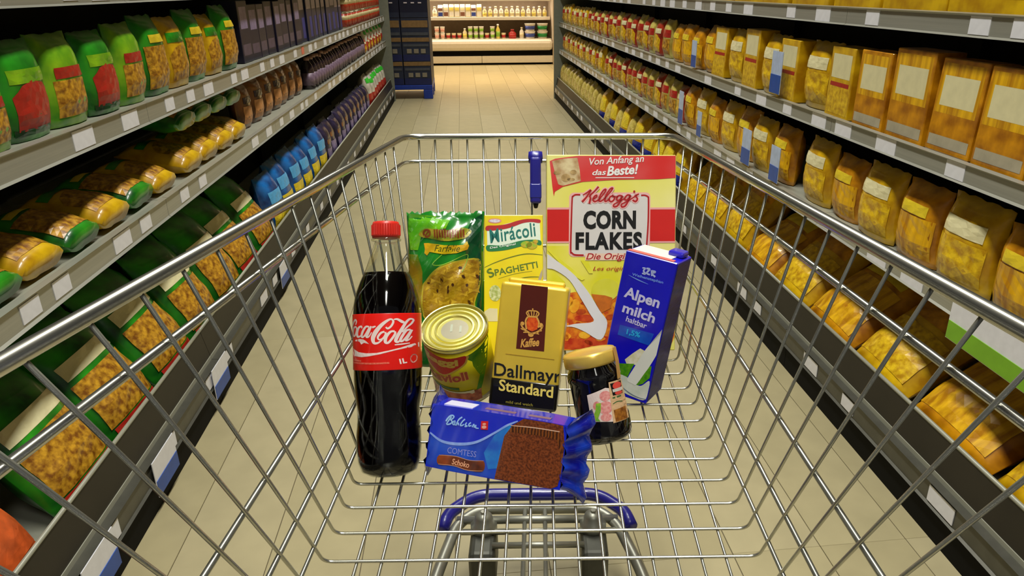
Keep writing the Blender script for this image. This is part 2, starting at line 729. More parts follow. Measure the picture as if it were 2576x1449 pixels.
F_green = foil('film_green', '2E9A1E', '0C4A14', scale=12)
F_dgreen = foil('film_dark_green', '0E5A22', '062A12', scale=12)
F_lime = foil('film_lime', '8DBF1E', '3E8A12', scale=14)
F_yellow = foil('film_yellow', 'E8BC14', 'B8860A', scale=18)
F_amber = foil('film_amber', 'E29C10', 'A06208', scale=20)
F_pale = foil('film_pale_yellow', 'D8C86A', 'A8903A', scale=22)
F_redf = foil('film_red', 'B83A20', '6E1A10', scale=16)
F_orange = foil('film_orange', 'D2561A', '8E2C0C', scale=14)
F_blue = foil('film_blue', '1B6CB8', '0A2E66', scale=14)
F_purple = foil('film_purple', '2C2548', '120E24', scale=14)
F_brown = foil('film_brown', '8A5630', '3A2214', scale=14)
F_white = foil('film_white', 'DAD6C8', 'B0AA9A', scale=14)
P_pasta = M('pasta_picture', 'D6A02A', rough=.35, hex2='7E4A10', scale=70, kind='noise', coat=.3, detail=4)
P_pasta2 = M('pasta_picture_yellow', 'F0C820', rough=.35, hex2='BC8A0C', scale=60, coat=.3, detail=4)
P_spag = M('spaghetti_picture', 'F0BA16', rough=.35, hex2='B67A08', scale=60, coat=.3, stretch=(1, 1, .06))
P_cream = M('print_cream', 'E6DDAE', rough=.4, var=.1, coat=.2)
P_redp = M('print_red', 'B5271B', rough=.4, var=.2, scale=50, coat=.2)
P_greenp = M('print_green', '1E8C22', rough=.4, var=.3, scale=40, coat=.2)
P_yellowp = M('print_yellow', 'E8CB2A', rough=.4, var=.15, coat=.2)
P_blackp = M('print_black', '14110E', rough=.4, var=.2)
P_violet = M('print_violet', '8C7CA0', rough=.4, var=.3, scale=40)
P_navy = M('print_navy', '15204E', rough=.4, var=.3, scale=40)

win_arch = poly([(.12, .10), (.88, .10), (.9, .45), (.75, .56), (.5, .6), (.25, .56), (.1, .45)])
band_mid = rect(.10, .58, .90, .72)
band_low = rect(.06, .05, .94, .12)

bag_a = proto_bag('pasta_bag', .17, .215, .085, F_green, [('pasta_window', win_arch, P_redp), ('name_band', band_mid, F_lime), ('foot_band', band_low, F_dgreen)], seed=3)
bag_b = proto_bag('pasta_bag', .17, .215, .085, F_lime, [('pasta_window', rect(.1, .1, .9, .5), P_pasta), ('name_band', rect(.15, .52, .85, .64), P_redp)], seed=4)
bag_c = proto_bag('pasta_bag', .16, .21, .085, F_green, [('pasta_window', rect(.06, .08, .94, .62), P_pasta), ('name_band', rect(.2, .66, .8, .76), P_yellowp)], seed=5)
bag_d = proto_bag('pasta_bag', .16, .20, .085, F_yellow, [('pasta_window', win_arch, P_pasta), ('name_band', rect(.12, .64, .88, .78), F_green)], seed=6)
bag_y = proto_bag('noodle_bag', .17, .19, .08, F_yellow, [('noodle_window', rect(.08, .1, .92, .55), P_pasta2), ('name_band', rect(.14, .6, .86, .78), P_cream)], seed=7)
bag_y2 = proto_bag('noodle_bag', .16, .185, .08, F_amber, [('noodle_window', rect(.06, .08, .94, .6), P_spag), ('name_band', rect(.2, .62, .8, .76), P_yellowp)], seed=8)
bag_r = proto_bag('pasta_bag', .14, .185, .075, F_pale, [('pasta_window', rect(.1, .1, .9, .5), P_pasta), ('name_band', rect(.08, .54, .92, .74), P_redp)], seed=9)
bag_r2 = proto_bag('pasta_bag', .14, .18, .075, F_redf, [('pasta_window', win_arch, P_pasta2), ('name_band', rect(.1, .62, .9, .76), P_cream)], seed=10)
bag_p = proto_bag('noodle_bag', .17, .22, .10, F_pale, [('noodle_window', rect(.1, .12, .9, .68), M('pale_noodles', 'E4D27A', rough=.4, hex2='B89A3E', scale=90, coat=.2))], seed=11)
bag_bl = proto_bag('blue_bag', .20, .26, .11, F_blue, [('picture', rect(.1, .1, .9, .42), P_yellowp), ('name_band', rect(.12, .52, .88, .72), M('print_sky', '5AB0E8', rough=.4, var=.2))], seed=12)
bag_pu = proto_bag('dark_bag', .18, .24, .10, F_purple, [('picture', rect(.15, .12, .85, .45), P_violet), ('name_band', rect(.2, .55, .8, .66), F_brown)], seed=13)
bag_br = proto_bag('brown_bag', .15, .18, .08, F_brown, [('picture', rect(.12, .1, .88, .5), M('print_tan', 'C88A52', rough=.4, var=.3)), ('name_band', rect(.15, .56, .85, .7), F_purple)], seed=14)
bag_rw = proto_bag('red_white_bag', .20, .28, .11, F_white, [('picture', rect(.08, .06, .92, .46), P_redp), ('name_band', rect(.08, .76, .92, .9), M('print_bright_green', '35C030', rough=.4, var=.2))], seed=15)
bag_big = proto_bag('large_noodle_bag', .27, .34, .12, F_yellow, [('noodle_window', rect(.08, .1, .92, .52), P_pasta2), ('name_band', rect(.1, .58, .9, .76), F_amber)], seed=16, wr=.004)
bag_big2 = proto_bag('large_noodle_bag', .27, .33, .12, F_amber, [('noodle_window', rect(.08, .08, .92, .6), P_spag), ('name_band', rect(.14, .64, .86, .78), P_yellowp)], seed=17, wr=.004)
bag_yb = proto_bag('yellow_blue_bag', .20, .26, .11, F_yellow, [('name_band', rect(.06, .1, .94, .36), M('print_royal_blue', '23308E', rough=.4, var=.2)), ('picture', rect(.1, .4, .9, .74), P_yellowp)], seed=18)
bag_go = proto_bag('large_pasta_bag', .24, .32, .12, F_green, [('pasta_window', rect(.06, .1, .94, .5), P_pasta), ('name_band', rect(.08, .54, .92, .66), P_cream), ('foot_band', rect(.08, .03, .92, .09), P_redp)], seed=19, wr=.004)
bag_or = proto_bag('orange_bag', .24, .28, .11, F_orange, [('picture', rect(.1, .1, .9, .6), M('print_orange', 'E0622A', rough=.4, var=.4, scale=30)), ('name_band', rect(.1, .66, .9, .8), F_brown)], seed=20)

box_y = proto_box('noodle_pack', .16, .205, .07, F_amber, [('noodle_window', rect(.05, .42, .95, .95), P_spag), ('label', rect(.12, .5, .88, .82), P_cream), ('foot_band', rect(.05, .06, .95, .18), M('print_grey', 'B8AE94', rough=.4, var=.2))])
box_y2 = proto_box('noodle_pack', .15, .20, .07, F_yellow, [('noodle_window', rect(.05, .05, .95, .5), P_pasta2), ('label', rect(.1, .56, .9, .9), P_cream), ('stripe', rect(.1, .44, .9, .5), P_redp)])
box_top = proto_box('spaghetti_pack', .26, .16, .07, F_yellow, [('spaghetti_window', rect(.02, .2, .98, .8), M('spaghetti_picture_long', 'D8B828', rough=.35, hex2='8E7410', scale=50, stretch=(.05, 1, 1)))])
box_pu = proto_box('dark_box', .13, .22, .09, M('carton_violet_dark', '1A1630', rough=.4, var=.3), [('label', rect(.15, .55, .85, .9), P_violet), ('stripe', rect(.1, .12, .9, .3), M('print_dusk', '5A4A60', rough=.4, var=.3))])
box_nv = proto_box('navy_box', .15, .24, .10, M('carton_navy', '10163A', rough=.4, var=.3), [('label', rect(.12, .66, .88, .86), M('print_lilac', 'B8A8B8', rough=.4, var=.3)), ('stripe', rect(.5, .08, .92, .5), M('print_cobalt', '1C2C8A', rough=.4, var=.3))])
can_r = proto_round('food_can', [(.0, 0), (.036, 0), (.038, .003), (.037, .006), (.037, .100), (.038, .103), (.036, .106), (0, .104)], M('can_steel', 'C9C2A8', rough=.3, metal=.8, var=.1),
                    [('label', [(.0373, .008), (.0373, .098)], M('can_label_red', 'C23A20', rough=.35, var=.35, scale=35)), ('label_band', [(.0377, .055), (.0377, .085)], M('can_label_cream', 'E8D6A0', rough=.35, var=.3, scale=50))])
jar_p = proto_round('dark_bottle', [(0, 0), (.032, 0), (.035, .006), (.035, .10), (.028, .125), (.014, .145), (.014, .165), (0, .165)], M('bottle_brown', '2E2228', rough=.15, var=.3, coat=.5),
                    [('label', [(.0356, .02), (.0356, .085)], M('bottle_label', '8A7288', rough=.4, var=.45, scale=40)), ('cap', [(0, .166), (.0155, .166), (.0155, .15), (.0142, .15)], M('bottle_cap', 'A07868', rough=.3, var=.2))])

ZL = [lv[1] - .0075 for lv in SIDES['left']['levels']]
ZR = [lv[1] - .0075 for lv in SIDES['right']['levels']]
ZB = .1505

# left, upper shelf
row([bag_a, bag_a, bag_b], 'left', ZL[1], 0.70, 1.45, 'green bag with red panel, left upper shelf', 'pasta bag', 'green pasta bags on the left upper shelf', scale=(.66, .74))
row([bag_a, bag_b], 'left', ZL[1], 1.46, 2.1, 'green and red pasta bag, left upper shelf', 'pasta bag', 'green and red pasta bags on the left upper shelf', scale=(.82, .9))
row([bag_c, bag_d], 'left', ZL[1], 2.12, 3.05, 'yellow-green pasta bag, left upper shelf', 'pasta bag', 'yellow-green pasta bags on the left upper shelf')
row([box_pu], 'left', ZL[1], 3.1, 4.2, 'dark violet carton, left upper shelf', 'carton', 'dark cartons on the left upper shelf', setback=.02, tip=(0, 0))
row([box_nv], 'left', ZL[1], 4.22, 5.7, 'navy blue carton, left upper shelf', 'carton', 'navy cartons on the left upper shelf', setback=.02, tip=(0, 0))
row([can_r], 'left', ZL[1], 5.8, 8.2, 'red food can, lower layer, left upper shelf', 'can', 'food cans on the left upper shelf', tip=(0, 0), tilt=0, scale=(1, 1), gap=.02)
row([can_r], 'left', ZL[1], 5.8, 8.2, 'red food can, upper layer, left upper shelf', 'can', 'food cans on the left upper shelf', tip=(0, 0), tilt=0, scale=(1, 1), gap=.02, zs=.1075)
# left, middle shelf
row([bag_d, bag_c], 'left', ZL[0], 0.75, 2.2, 'lying yellow or green bag, left middle shelf', 'pasta bag', 'lying pasta bags on the left middle shelf', tip=(76, 84), scale=(.85, .95))
row([bag_d], 'left', ZL[0], 2.25, 3.0, 'lying yellow bag under others, left middle shelf', 'pasta bag', 'stacked pasta bags on the left middle shelf', tip=(78, 82), scale=(.95, .97))
row([bag_c], 'left', ZL[0], 2.25, 3.0, 'lying green bag atop its pile, left middle shelf', 'pasta bag', 'stacked pasta bags on the left middle shelf', tip=(78, 82), scale=(.95, .97), zs=.125)
row([bag_br], 'left', ZL[0], 3.05, 4.3, 'brown snack bag, left middle shelf', 'snack bag', 'brown bags on the left middle shelf', setback=.03)
row([jar_p], 'left', ZL[0], 4.32, 6.65, 'dark mauve-labelled bottle, left middle shelf', 'bottle', 'dark bottles on the left middle shelf', tip=(0, 0), gap=.012, tilt=0)
row([bag_r2, bag_rw], 'left', ZL[0], 6.7, 8.2, 'red and white bag, left middle shelf', 'snack bag', 'red bags on the left middle shelf', scale=(.66, .70))
# left, base
row([bag_or], 'left', ZB, 0.7, 1.25, 'orange bag, left bottom shelf', 'snack bag', 'orange bags on the left bottom shelf', tip=(30, 36))
row([bag_go], 'left', ZB, 1.27, 3.05, 'large green pasta bag, left bottom shelf', 'pasta bag', 'large green pasta bags on the left bottom shelf', tip=(28, 36))
row([bag_bl], 'left', ZB, 3.08, 4.3, 'blue bag with yellow picture, left bottom shelf', 'snack bag', 'blue bags on the left bottom shelf', tip=(4, 12))
row([bag_pu], 'left', ZB, 4.32, 6.62, 'dark violet bag, left bottom shelf', 'snack bag', 'dark bags on the left bottom shelf', tip=(2, 10))
row([bag_rw], 'left', ZB, 6.65, 8.2, 'white and red bag with green top, left bottom shelf', 'snack bag', 'white and red bags on the left bottom shelf', tip=(2, 8))
# right, top shelf
row([box_top], 'right', ZR[2], 0.55, 8.2, 'long yellow spaghetti pack, right top shelf', 'pasta pack', 'spaghetti packs on the right top shelf', tip=(0, 0))
# right, second shelf
row([box_y], 'right', ZR[1], 0.6, 1.95, 'amber noodle pack with cream label, right second shelf', 'noodle pack', 'amber noodle packs on the right second shelf', tip=(0, 3))
row([box_y2, bag_y], 'right', ZR[1], 1.97, 3.1, 'yellow noodle pack, right second shelf', 'noodle pack', 'yellow noodle packs on the right second shelf', tip=(0, 3))
row([bag_y2], 'right', ZR[1], 3.12, 3.9, 'amber noodle bag, right second shelf', 'noodle bag', 'amber noodle bags on the right second shelf')
row([bag_r, bag_r2], 'right', ZR[1], 3.92, 6.4, 'red and yellow pasta bag, right second shelf', 'pasta bag', 'red and yellow bags on the right second shelf')
row([bag_r, bag_y], 'right', ZR[1], 6.42, 8.2, 'pale far-end bag, right second shelf', 'pasta bag', 'far bags on the right second shelf')
# right, third shelf
row([bag_y, bag_y2], 'right', ZR[0], 0.6, 2.3, 'yellow noodle bag, right third shelf', 'noodle bag', 'yellow noodle bags on the right third shelf')
row([bag_y2, bag_y], 'right', ZR[0], 2.32, 3.55, 'golden bag near the shelf cards, right third shelf', 'noodle bag', 'golden noodle bags on the right third shelf')
row([bag_r2, bag_r, bag_r], 'right', ZR[0], 3.58, 5.8, 'red and yellow pasta bag, right third shelf', 'pasta bag', 'red and yellow bags on the right third shelf')
row([bag_y, bag_r], 'right', ZR[0], 5.82, 8.2, 'pale far-end bag, right third shelf', 'pasta bag', 'far bags on the right third shelf')
# right, base
row([bag_big2, bag_big], 'right', ZB, 0.6, 2.6, 'large golden bag lying back, right bottom shelf', 'noodle bag', 'large noodle bags on the right bottom shelf', tip=(52, 58))
row([bag_big], 'right', ZB, 2.62, 3.5, 'large yellow noodle bag, right bottom shelf', 'noodle bag', 'large yellow bags on the right bottom shelf', tip=(40, 46))
row([bag_yb], 'right', ZB, 3.52, 4.4, 'yellow bag with royal blue band, right bottom shelf', 'noodle bag', 'yellow and blue bags on the right bottom shelf', tip=(14, 20))
row([bag_yb, bag_p], 'right', ZB, 4.42, 5.8, 'bright or pale yellow bag mid row, right bottom shelf', 'noodle bag', 'bright bags on the right bottom shelf', tip=(8, 14))
row([bag_p], 'right', ZB, 5.82, 8.2, 'pale yellow noodle bag, far right bottom shelf', 'noodle bag', 'pale noodle bags on the right bottom shelf', tip=(2, 8), scale=(1.0, 1.15))

# ================================================================== chiller at the end of the aisle
FY = 12.2
M_fr = M('chiller_white', 'E4DCCB', rough=.35, var=.05)
fr = empty('chiller_cabinet', Matrix.Translation((0.05, FY, 0)))
tag(fr, 'open white refrigerated display case glowing warmly at the end of the aisle', 'chiller')
FX0, FX1 = -1.5, 1.43


def fbox(name, x0, x1, d0, d1, z0, z1, mat, bev=0.004, parent=fr):
    return obj(name, box_me(name, x0 - .05, x1 - .05, d0, d1, z0, z1, bev=bev), mat, parent)


fbox('plinth', FX0 + .02, FX1 - .02, .05, .8, 0, .03, M_kick)
for a, b in ((FX0, .29), (.295, FX1)):
    fbox('base_panel', a, b, .02, .06, .03, .135, M_fr)
fbox('vent_slot', FX0 + .02, FX1 - .02, .065, .1, .13, .22, M_kick)
bp = fbox('bumper', FX0, FX1, 0, .14, .215, .375, M_fr, bev=.05)
fbox('deck', FX0 + .01, FX1 - .01, .10, .75, .35, .385, M_fr)
fbox('back_panel', FX0, FX1, .78, .82, .0, 2.0, M('chiller_back', 'A8927A', rough=.5, var=.1))
for z in (.70, .985, 1.27, 1.55):
    sh = fbox('shelf', FX0 + .02, FX1 - .02, .26, .78, z - .025, z, M_fr)
    fbox('shelf_front_rail', FX0 + .02, FX1 - .02, .245, .26, z - .035, z + .012, M('chiller_rail', 'F2EADB', rough=.3, var=.04), parent=sh)
for x in (FX0 - .05, FX1):
    fbox('end_panel', x, x + .05, .0, .82, 0, 2.05, M('chiller_end', 'C8B6A0', rough=.4, var=.08))
fbox('canopy', FX0, FX1, .05, .82, 1.95, 2.1, M_fr)
ld = bpy.data.lights.new('chiller_tube_light', 'AREA')
ld.shape = 'RECTANGLE'
ld.size, ld.size_y = FX1 - FX0 - .1, .06
ld.energy = 36
ld.color = (1, .87, .68)
lo = bpy.data.objects.new('canopy_tube', ld)
COL.objects.link(lo)
lo.parent = fr
lo.location = (-.06, .10, 1.94)
lo.rotation_euler = (R(14), 0, 0)
for z in (.965, 1.25):
    ld2 = bpy.data.lights.new('shelf_tube_light', 'AREA')
    ld2.shape = 'RECTANGLE'
    ld2.size, ld2.size_y = FX1 - FX0 - .2, .03
    ld2.energy = 8
    ld2.color = (1, .88, .70)
    l2 = bpy.data.objects.new('shelf_tube', ld2)
    COL.objects.link(l2)
    l2.parent = fr
    l2.location = (-.06, .29, z - .02)
    l2.rotation_euler = (R(18), 0, 0)

D_white = M('dairy_white', 'EFE6D6', rough=.3, var=.08)
D_cream = M('dairy_cream', 'E8D8A8', rough=.3, var=.1)
D_brown = M('dairy_brown', '8A5A44', rough=.35, var=.2)
D_green = M('dairy_green', '8CB832', rough=.35, var=.2)
D_dgreen = M('dairy_dark_green', '1E8A3A', rough=.35, var=.2)
D_red = M('dairy_red', 'B32218', rough=.35, var=.2)
D_yel = M('dairy_yellow', 'E8D060', rough=.35, var=.15)
D_blue = M('dairy_blue', '3A4C9A', rough=.35, var=.2)
D_pink = M('dairy_pink', 'E8A890', rough=.35, var=.2)


def cup(name, r, h, body, band, lid):
    root = empty(name)
    obj('cup', lathe_me('cup', [(0, 0), (r * .82, 0), (r, h * .92), (r * 1.06, h * .94), (r * 1.06, h), (0, h)], 14), body, root)
    obj('band', lathe_me('band', [(r * .87, h * .2), (r * .985, h * .7)], 14), band, root)
    obj('lid', lathe_me('lid', [(0, h * 1.001), (r * 1.08, h * 1.001), (r * 1.08, h * 1.03), (0, h * 1.03)], 14), lid, root)
    return root


def bottle(name, r, h, body, band, cap):
    root = empty(name)
    obj('body', lathe_me('body', [(0, 0), (r, 0), (r, h * .62), (r * .45, h * .8), (r * .42, h * .9), (0, h * .9)], 14), body, root)
    obj('band', lathe_me('band', [(r * 1.02, h * .15), (r * 1.02, h * .5)], 14), band, root)
    obj('cap', lathe_me('cap', [(r * .3, h * .88), (r * .52, h * .88), (r * .52, h), (0, h)], 14), cap, root)
    return root


def gable(name, w, h, body, band, top):
    root = empty(name)
    vs = [(-w / 2, 0, 0), (w / 2, 0, 0), (w / 2, w, 0), (-w / 2, w, 0), (-w / 2, 0, h * .8), (w / 2, 0, h * .8), (w / 2, w, h * .8), (-w / 2, w, h * .8),
          (-w / 2, w / 2, h * .95), (w / 2, w / 2, h * .95), (-w / 2, w / 2, h), (w / 2, w / 2, h)]
    obj('carton', mesh('carton', vs, [(0, 1, 5, 4), (1, 2, 6, 5), (2, 3, 7, 6), (3, 0, 4, 7), (4, 5, 9, 8), (6, 7, 8, 9), (8, 9, 11, 10), (5, 6, 9), (7, 4, 8), (3, 2, 1, 0)]), body, root)
    obj('label', box_me('label', -w * .45, w * .45, -.001, 0, h * .12, h * .42), band, root)
    obj('label_top', box_me('label_top', -w * .45, w * .45, -.001, 0, h * .55, h * .74), top, root)
    return root


g1 = gable('milk_carton', .075, .2, D_white, D_brown, D_cream)
g2 = gable('milk_carton', .075, .2, D_cream, D_white, D_yel)
g3 = gable('milk_carton', .075, .19, D_white, D_blue, D_brown)
b1 = bottle('milk_bottle', .035, .17, D_white, D_cream, D_cream)
b2 = bottle('drink_bottle', .033, .16, D_cream, D_yel, D_white)
b3 = bottle('drink_bottle', .033, .22, D_yel, D_green, D_white)
b4 = bottle('red_bottle', .06, .14, D_red, D_red, D_red)
c1 = cup('yogurt_cup', .036, .09, D_white, D_pink, D_white)
c2 = cup('yogurt_cup', .036, .09, D_white, D_green, D_white)
c3 = cup('yogurt_cup', .034, .085, D_cream, D_red, D_cream)
t1 = cup('dairy_tub', .085, .11, D_white, D_dgreen, D_white)
t2 = cup('dairy_tub', .085, .11, D_white, D_blue, D_white)


def chill(pr, x, z, dep, label, cat, group):
    place(pr, Matrix.Translation((x, FY + dep, z + .0005)) @ Matrix.Rotation(R(random.uniform(-4, 4)), 4, 'Z'), label, cat, group)


seq = [b1, g3, g1, g2, g2, g1, g2, g3, g2, b2, b2, b1, b1, b2, b1, b1, b2, b1, b2, b1, b2]
x0, stp = -.42, .0875
for k, pr in enumerate(seq):
    nm = {g1: 'white carton with brown label', g2: 'cream milk carton', g3: 'white carton with blue label', b1: 'white milk bottle', b2: 'cream drink bottle'}[pr]
    chill(pr, x0 + k * stp, .70, .31, '%s on the middle chiller shelf, %s from the left' % (nm, ORD[k] if k < 20 and k else ('leftmost' if k == 0 else 'last')), 'dairy', 'dairy on the middle chiller shelf')
seq = [c1, c1, c3, c3, c3, b2, c2, c2, c2, c3, c2, b3, c3]
for k, pr in enumerate(seq):
    nm = {c1: 'white yogurt cup with pink band', c2: 'white yogurt cup with green band', c3: 'cream cup with red band', b2: 'cream drink bottle', b3: 'yellow bottle with green label'}[pr]
    chill(pr, x0 + .02 + k * .088, .385, .22, '%s on the lower chiller deck, %s from the left' % (nm, ORD[k] if k else 'leftmost'), 'dairy', 'dairy on the lower chiller deck')
    if pr in (c1, c2):
        chill(pr, x0 + .02 + k * .088, .385 + .0945, .22, '%s stacked above the lower chiller deck, %s from the left' % (nm, ORD[k] if k else 'leftmost'), 'dairy', 'stacked cups on the lower chiller deck')
chill(b4, .80, .385, .24, 'dark red bottle on the lower chiller deck', 'bottle', None)
chill(b1, .95, .385, .24, 'white bottle right of the red bottle on the lower chiller deck', 'bottle', None)
for k, (x, pr) in enumerate(((1.085, t2), (1.285, t1))):
    for q in range(2):
        chill(pr, x, .385 + q * .1145, .24, 'white tub with %s band, %s of two, at the right of the chiller deck' % (('blue', 'green')[k], ('lower', 'upper')[q]), 'dairy tub', 'dairy tubs on the chiller deck')

# ================================================================== pallet of trays at the end of the left shelving
PX0, PX1, PYA, PYB = -.96, -.355, 8.44, 9.2
pal = empty('blue_pallet', Matrix.Translation(((PX0 + PX1) / 2, (PYA + PYB) / 2, 0)))
tag(pal, 'blue plastic half pallet carrying stacked trays at the end of the left shelving', 'pallet')
M_pal = M('pallet_blue', '1A3AA0', rough=.4, var=.15)
pw, pd = (PX1 - PX0) / 2, (PYB - PYA) / 2
obj('deck', box_me('deck', -pw, pw, -pd, pd, .10, .15, bev=.006), M_pal, pal)
for sx in (-1, 1):
    for sy in (-1, 0, 1):
        obj('foot', box_me('foot', sx * (pw - .05) - .05, sx * (pw - .05) + .05, sy * (pd - .05) - .05, sy * (pd - .05) + .05, 0, .10, bev=.006), M_pal, pal)
M_tray = M('tray_slate', '232B44', rough=.5, var=.2)
M_trayb = M('tray_blue', '18225A', rough=.5, var=.2)
M_card = M('cardboard_tan', '8A6A3E', rough=.7, var=.2)
M_win = M('tray_window', '8C8474', rough=.5, var=.15)
tw = pw - .006
tray = empty('goods_tray')
obj('tray_body', box_me('tray_body', -tw / 2, tw / 2, 0, pd * 2 - .02, 0, .25, bev=.003), M_tray, tray)
obj('card_rim', box_me('card_rim', -tw / 2 + .004, tw / 2 - .004, -.003, 0, .205, .246), M_card, tray)
obj('blue_band', box_me('blue_band', -tw / 2 + .004, tw / 2 - .004, -.003, 0, .005, .07), M_trayb, tray)
obj('grey_band', box_me('grey_band', -tw / 2 + .014, tw / 2 - .014, -.003, 0, .155, .18), M('tray_grey', '4A4E58', rough=.5, var=.2), tray)
for k in range(3):
    obj('label', box_me('label', -.1 + k * .075, -.1 + k * .075 + .05, -.004, 0, .085, .13), M_win, tray)
top = empty('navy_case')
obj('case_body', box_me('case_body', -tw / 2, tw / 2, 0, pd * 2 - .02, 0, .30, bev=.003), M('case_navy', '0E1230', rough=.5, var=.2), top)
for k in range(3):
    obj('label', box_me('label', -.1 + k * .075, -.1 + k * .075 + .035, -.004, 0, .15, .163), M('case_mark', 'D2C6CC', rough=.5, var=.1), top)
obj('stripe', box_me('stripe', -tw / 2 + .004, tw / 2 - .004, -.003, 0, .01, .06), M_tray, top)
half = empty('open_tray')
obj('tray_body', box_me('tray_body', -tw / 2, tw / 2, 0, pd * 2 - .02, 0, .19, bev=.003), M_tray, half)
obj('card_flap', box_me('card_flap', -tw / 2 + .01, tw / 2 - .01, -.003, 0, .10, .17), M_card, half)
obj('grey_band', box_me('grey_band', -tw / 2 + .01, tw / 2 - .01, -.004, 0, .02, .05), MATS['tray_grey'], half)
z = .1505
for lv, (pr, h, nm) in enumerate(((tray, .2505, 'slate blue goods tray with tan rim'), (tray, .2505, 'slate blue goods tray with tan rim'), (half, .1905, 'shallow tray with tan cardboard flap'), (top, .3005, 'navy case with white marks'), (top, .3005, 'navy case with white marks'))):
    for c in range(2):
        place(pr, Matrix.Translation((PX0 + pw / 2 + c * pw, PYA + .01, z)),
              '%s, %s column of the pallet stack, %s layer' % (nm, ('left', 'right')[c], ('bottom', 'second', 'third', 'fourth', 'top')[lv]), 'tray', 'trays stacked on the blue pallet')
    z += h

# ================================================================== SHOPPING CART
# Cart frame: x across, y forward from below the camera, z relative to the camera; turned CART_YAW to the right of the aisle.
CART_M = Matrix.Rotation(-CART_YAW, 4, 'Z')
CY0 = 0.75
cart = empty('shopping_cart', CART_M @ Matrix.Translation((0, CY0, 0)))
tag(cart, 'chromed wire shopping cart with blue bumper holding the groceries', 'shopping cart')
M_chrome = M('cart_zinc', 'C6C5B8', rough=.27, metal=.92, var=.12, scale=30)
M_rim = M('cart_rim_chrome', 'D6D4C8', rough=.22, metal=.95, var=.06, scale=20)
M_frame = M('cart_frame_zinc', 'B2B2A6', rough=.4, metal=.7, var=.2, scale=25)
M_cblue = M('cart_blue_plastic', '23208C', rough=.35, var=.12, coat=.3)
M_black = M('wheel_rubber', '101010', rough=.55, var=.3)


def C(x, y, z):
    return (x, y - CY0, z + CAM_H)


def zfl(y):
    return -.531 + .04 * (y - .575)


def floor_edge(y):
    return Vector((.2135 - .034 * (y - .589), y, zfl(y)))


RA, RB = Vector((.22125, 1.2098, -.2274)), Vector((.2655, .354, -.1743))


def rim_at(y):
    t = (y - RA.y) / (RB.y - RA.y)
    return RA + (RB - RA) * t


FRONT_Y = 1.10
side = [rim_at(1.2098), rim_at(.12)]
path = [C(-side[1].x, side[1].y, side[1].z), C(-side[0].x, side[0].y, side[0].z), C(side[0].x, side[0].y, side[0].z), C(side[1].x, side[1].y, side[1].z)]
obj('rim', tube_me('rim', fillet(path, .035, 8), .0056, 12), M_rim, cart, 'thick polished rim of the basket')
# wires bent in a U across the basket
for i in range(-6, 14):
    yr, yf = .4407 + .0522 * i, .576 + .039 * i
    a, b = rim_at(yr), floor_edge(yf)
    a = a + Vector((-.003, 0, -.004))
    pts = [C(-a.x, a.y, a.z), C(-b.x - .004, b.y, b.z), C(b.x + .004, b.y, b.z), C(a.x, a.y, a.z)]
    obj('basket_wire', tube_me('basket_wire', fillet(pts, .010, 5), .0017, 6), M_chrome, cart)
# lengthwise wires of floor and front
for k in range(16):
    x = (k - 7.5) * .0248
    xf = (k - 7.5) * .0264
    pts = [C(x, .33, zfl(.33) - .0035), C(x, FRONT_Y, zfl(FRONT_Y) - .0035), C(xf, 1.2085, -.233)]
    obj('basket_wire', tube_me('basket_wire', fillet(pts, .05, 7), .0017, 6), M_chrome, cart)
# horizontal wires round sides and front
for f, r in ((.865, .0034), (.403, .0027), (.21, .0025), (.08, .0022)):
    P = []
    for y1, y2 in ((.342, .13), (FRONT_Y, 1.2098)):
        P.append(floor_edge(y1).lerp(rim_at(y2), f))
    off = .004 if f < .5 else .003
    pts = [C(-P[0].x - off, P[0].y, P[0].z), C(-P[1].x - off, P[1].y + .003, P[1].z), C(P[1].x + off, P[1].y + .003, P[1].z), C(P[0].x + off, P[0].y, P[0].z)]
    obj('basket_rail', tube_me('basket_rail', fillet(pts, .03, 7), r, 8), M_chrome if f < .5 else M_rim, cart)
# rear gate and handle (below and behind the camera)
for k in range(10):
    x = (k - 4.5) * .046
    obj('gate_wire', tube_me('gate_wire', [C(x, .335, zfl(.335)), C(x * 1.1, .15, -.17)], .0017, 6), M_chrome, cart)
obj('handle', tube_me('handle', fillet([C(-.27, .16, -.20), C(-.275, .07, -.155), C(.275, .07, -.155), C(.27, .16, -.20)], .03), .012, 12), M_cblue, cart, 'blue push handle')
# blue clip on the front rail
clip = obj('clip', box_me('clip', -.009, .009, -.012, .006, -.075, 0, bev=.004, seg=3), M_cblue, cart, 'blue plastic clip hooked on the front rail')
clip.location = C(-.0065, 1.184, -.2565)
clip.rotation_euler = (R(-18), 0, 0)
obj('clip_head', lathe_me('clip_head', [(0, -.012), (.0095, -.011), (.0105, -.004), (.0105, .004), (.0095, .011), (0, .012)], 16), M_cblue, clip).rotation_euler = (0, R(90), 0)
obj('clip_sleeve', box_me('clip_sleeve', -.0095, .0095, -.0125, .0065, -.068, -.042, bev=.003), M('clip_blue', '2B2F96', rough=.3, var=.1), clip)
obj('clip_tip', lathe_me('clip_tip', [(0, -.083), (.003, -.082), (.005, -.074), (0, -.073)], 10), M_black, clip)
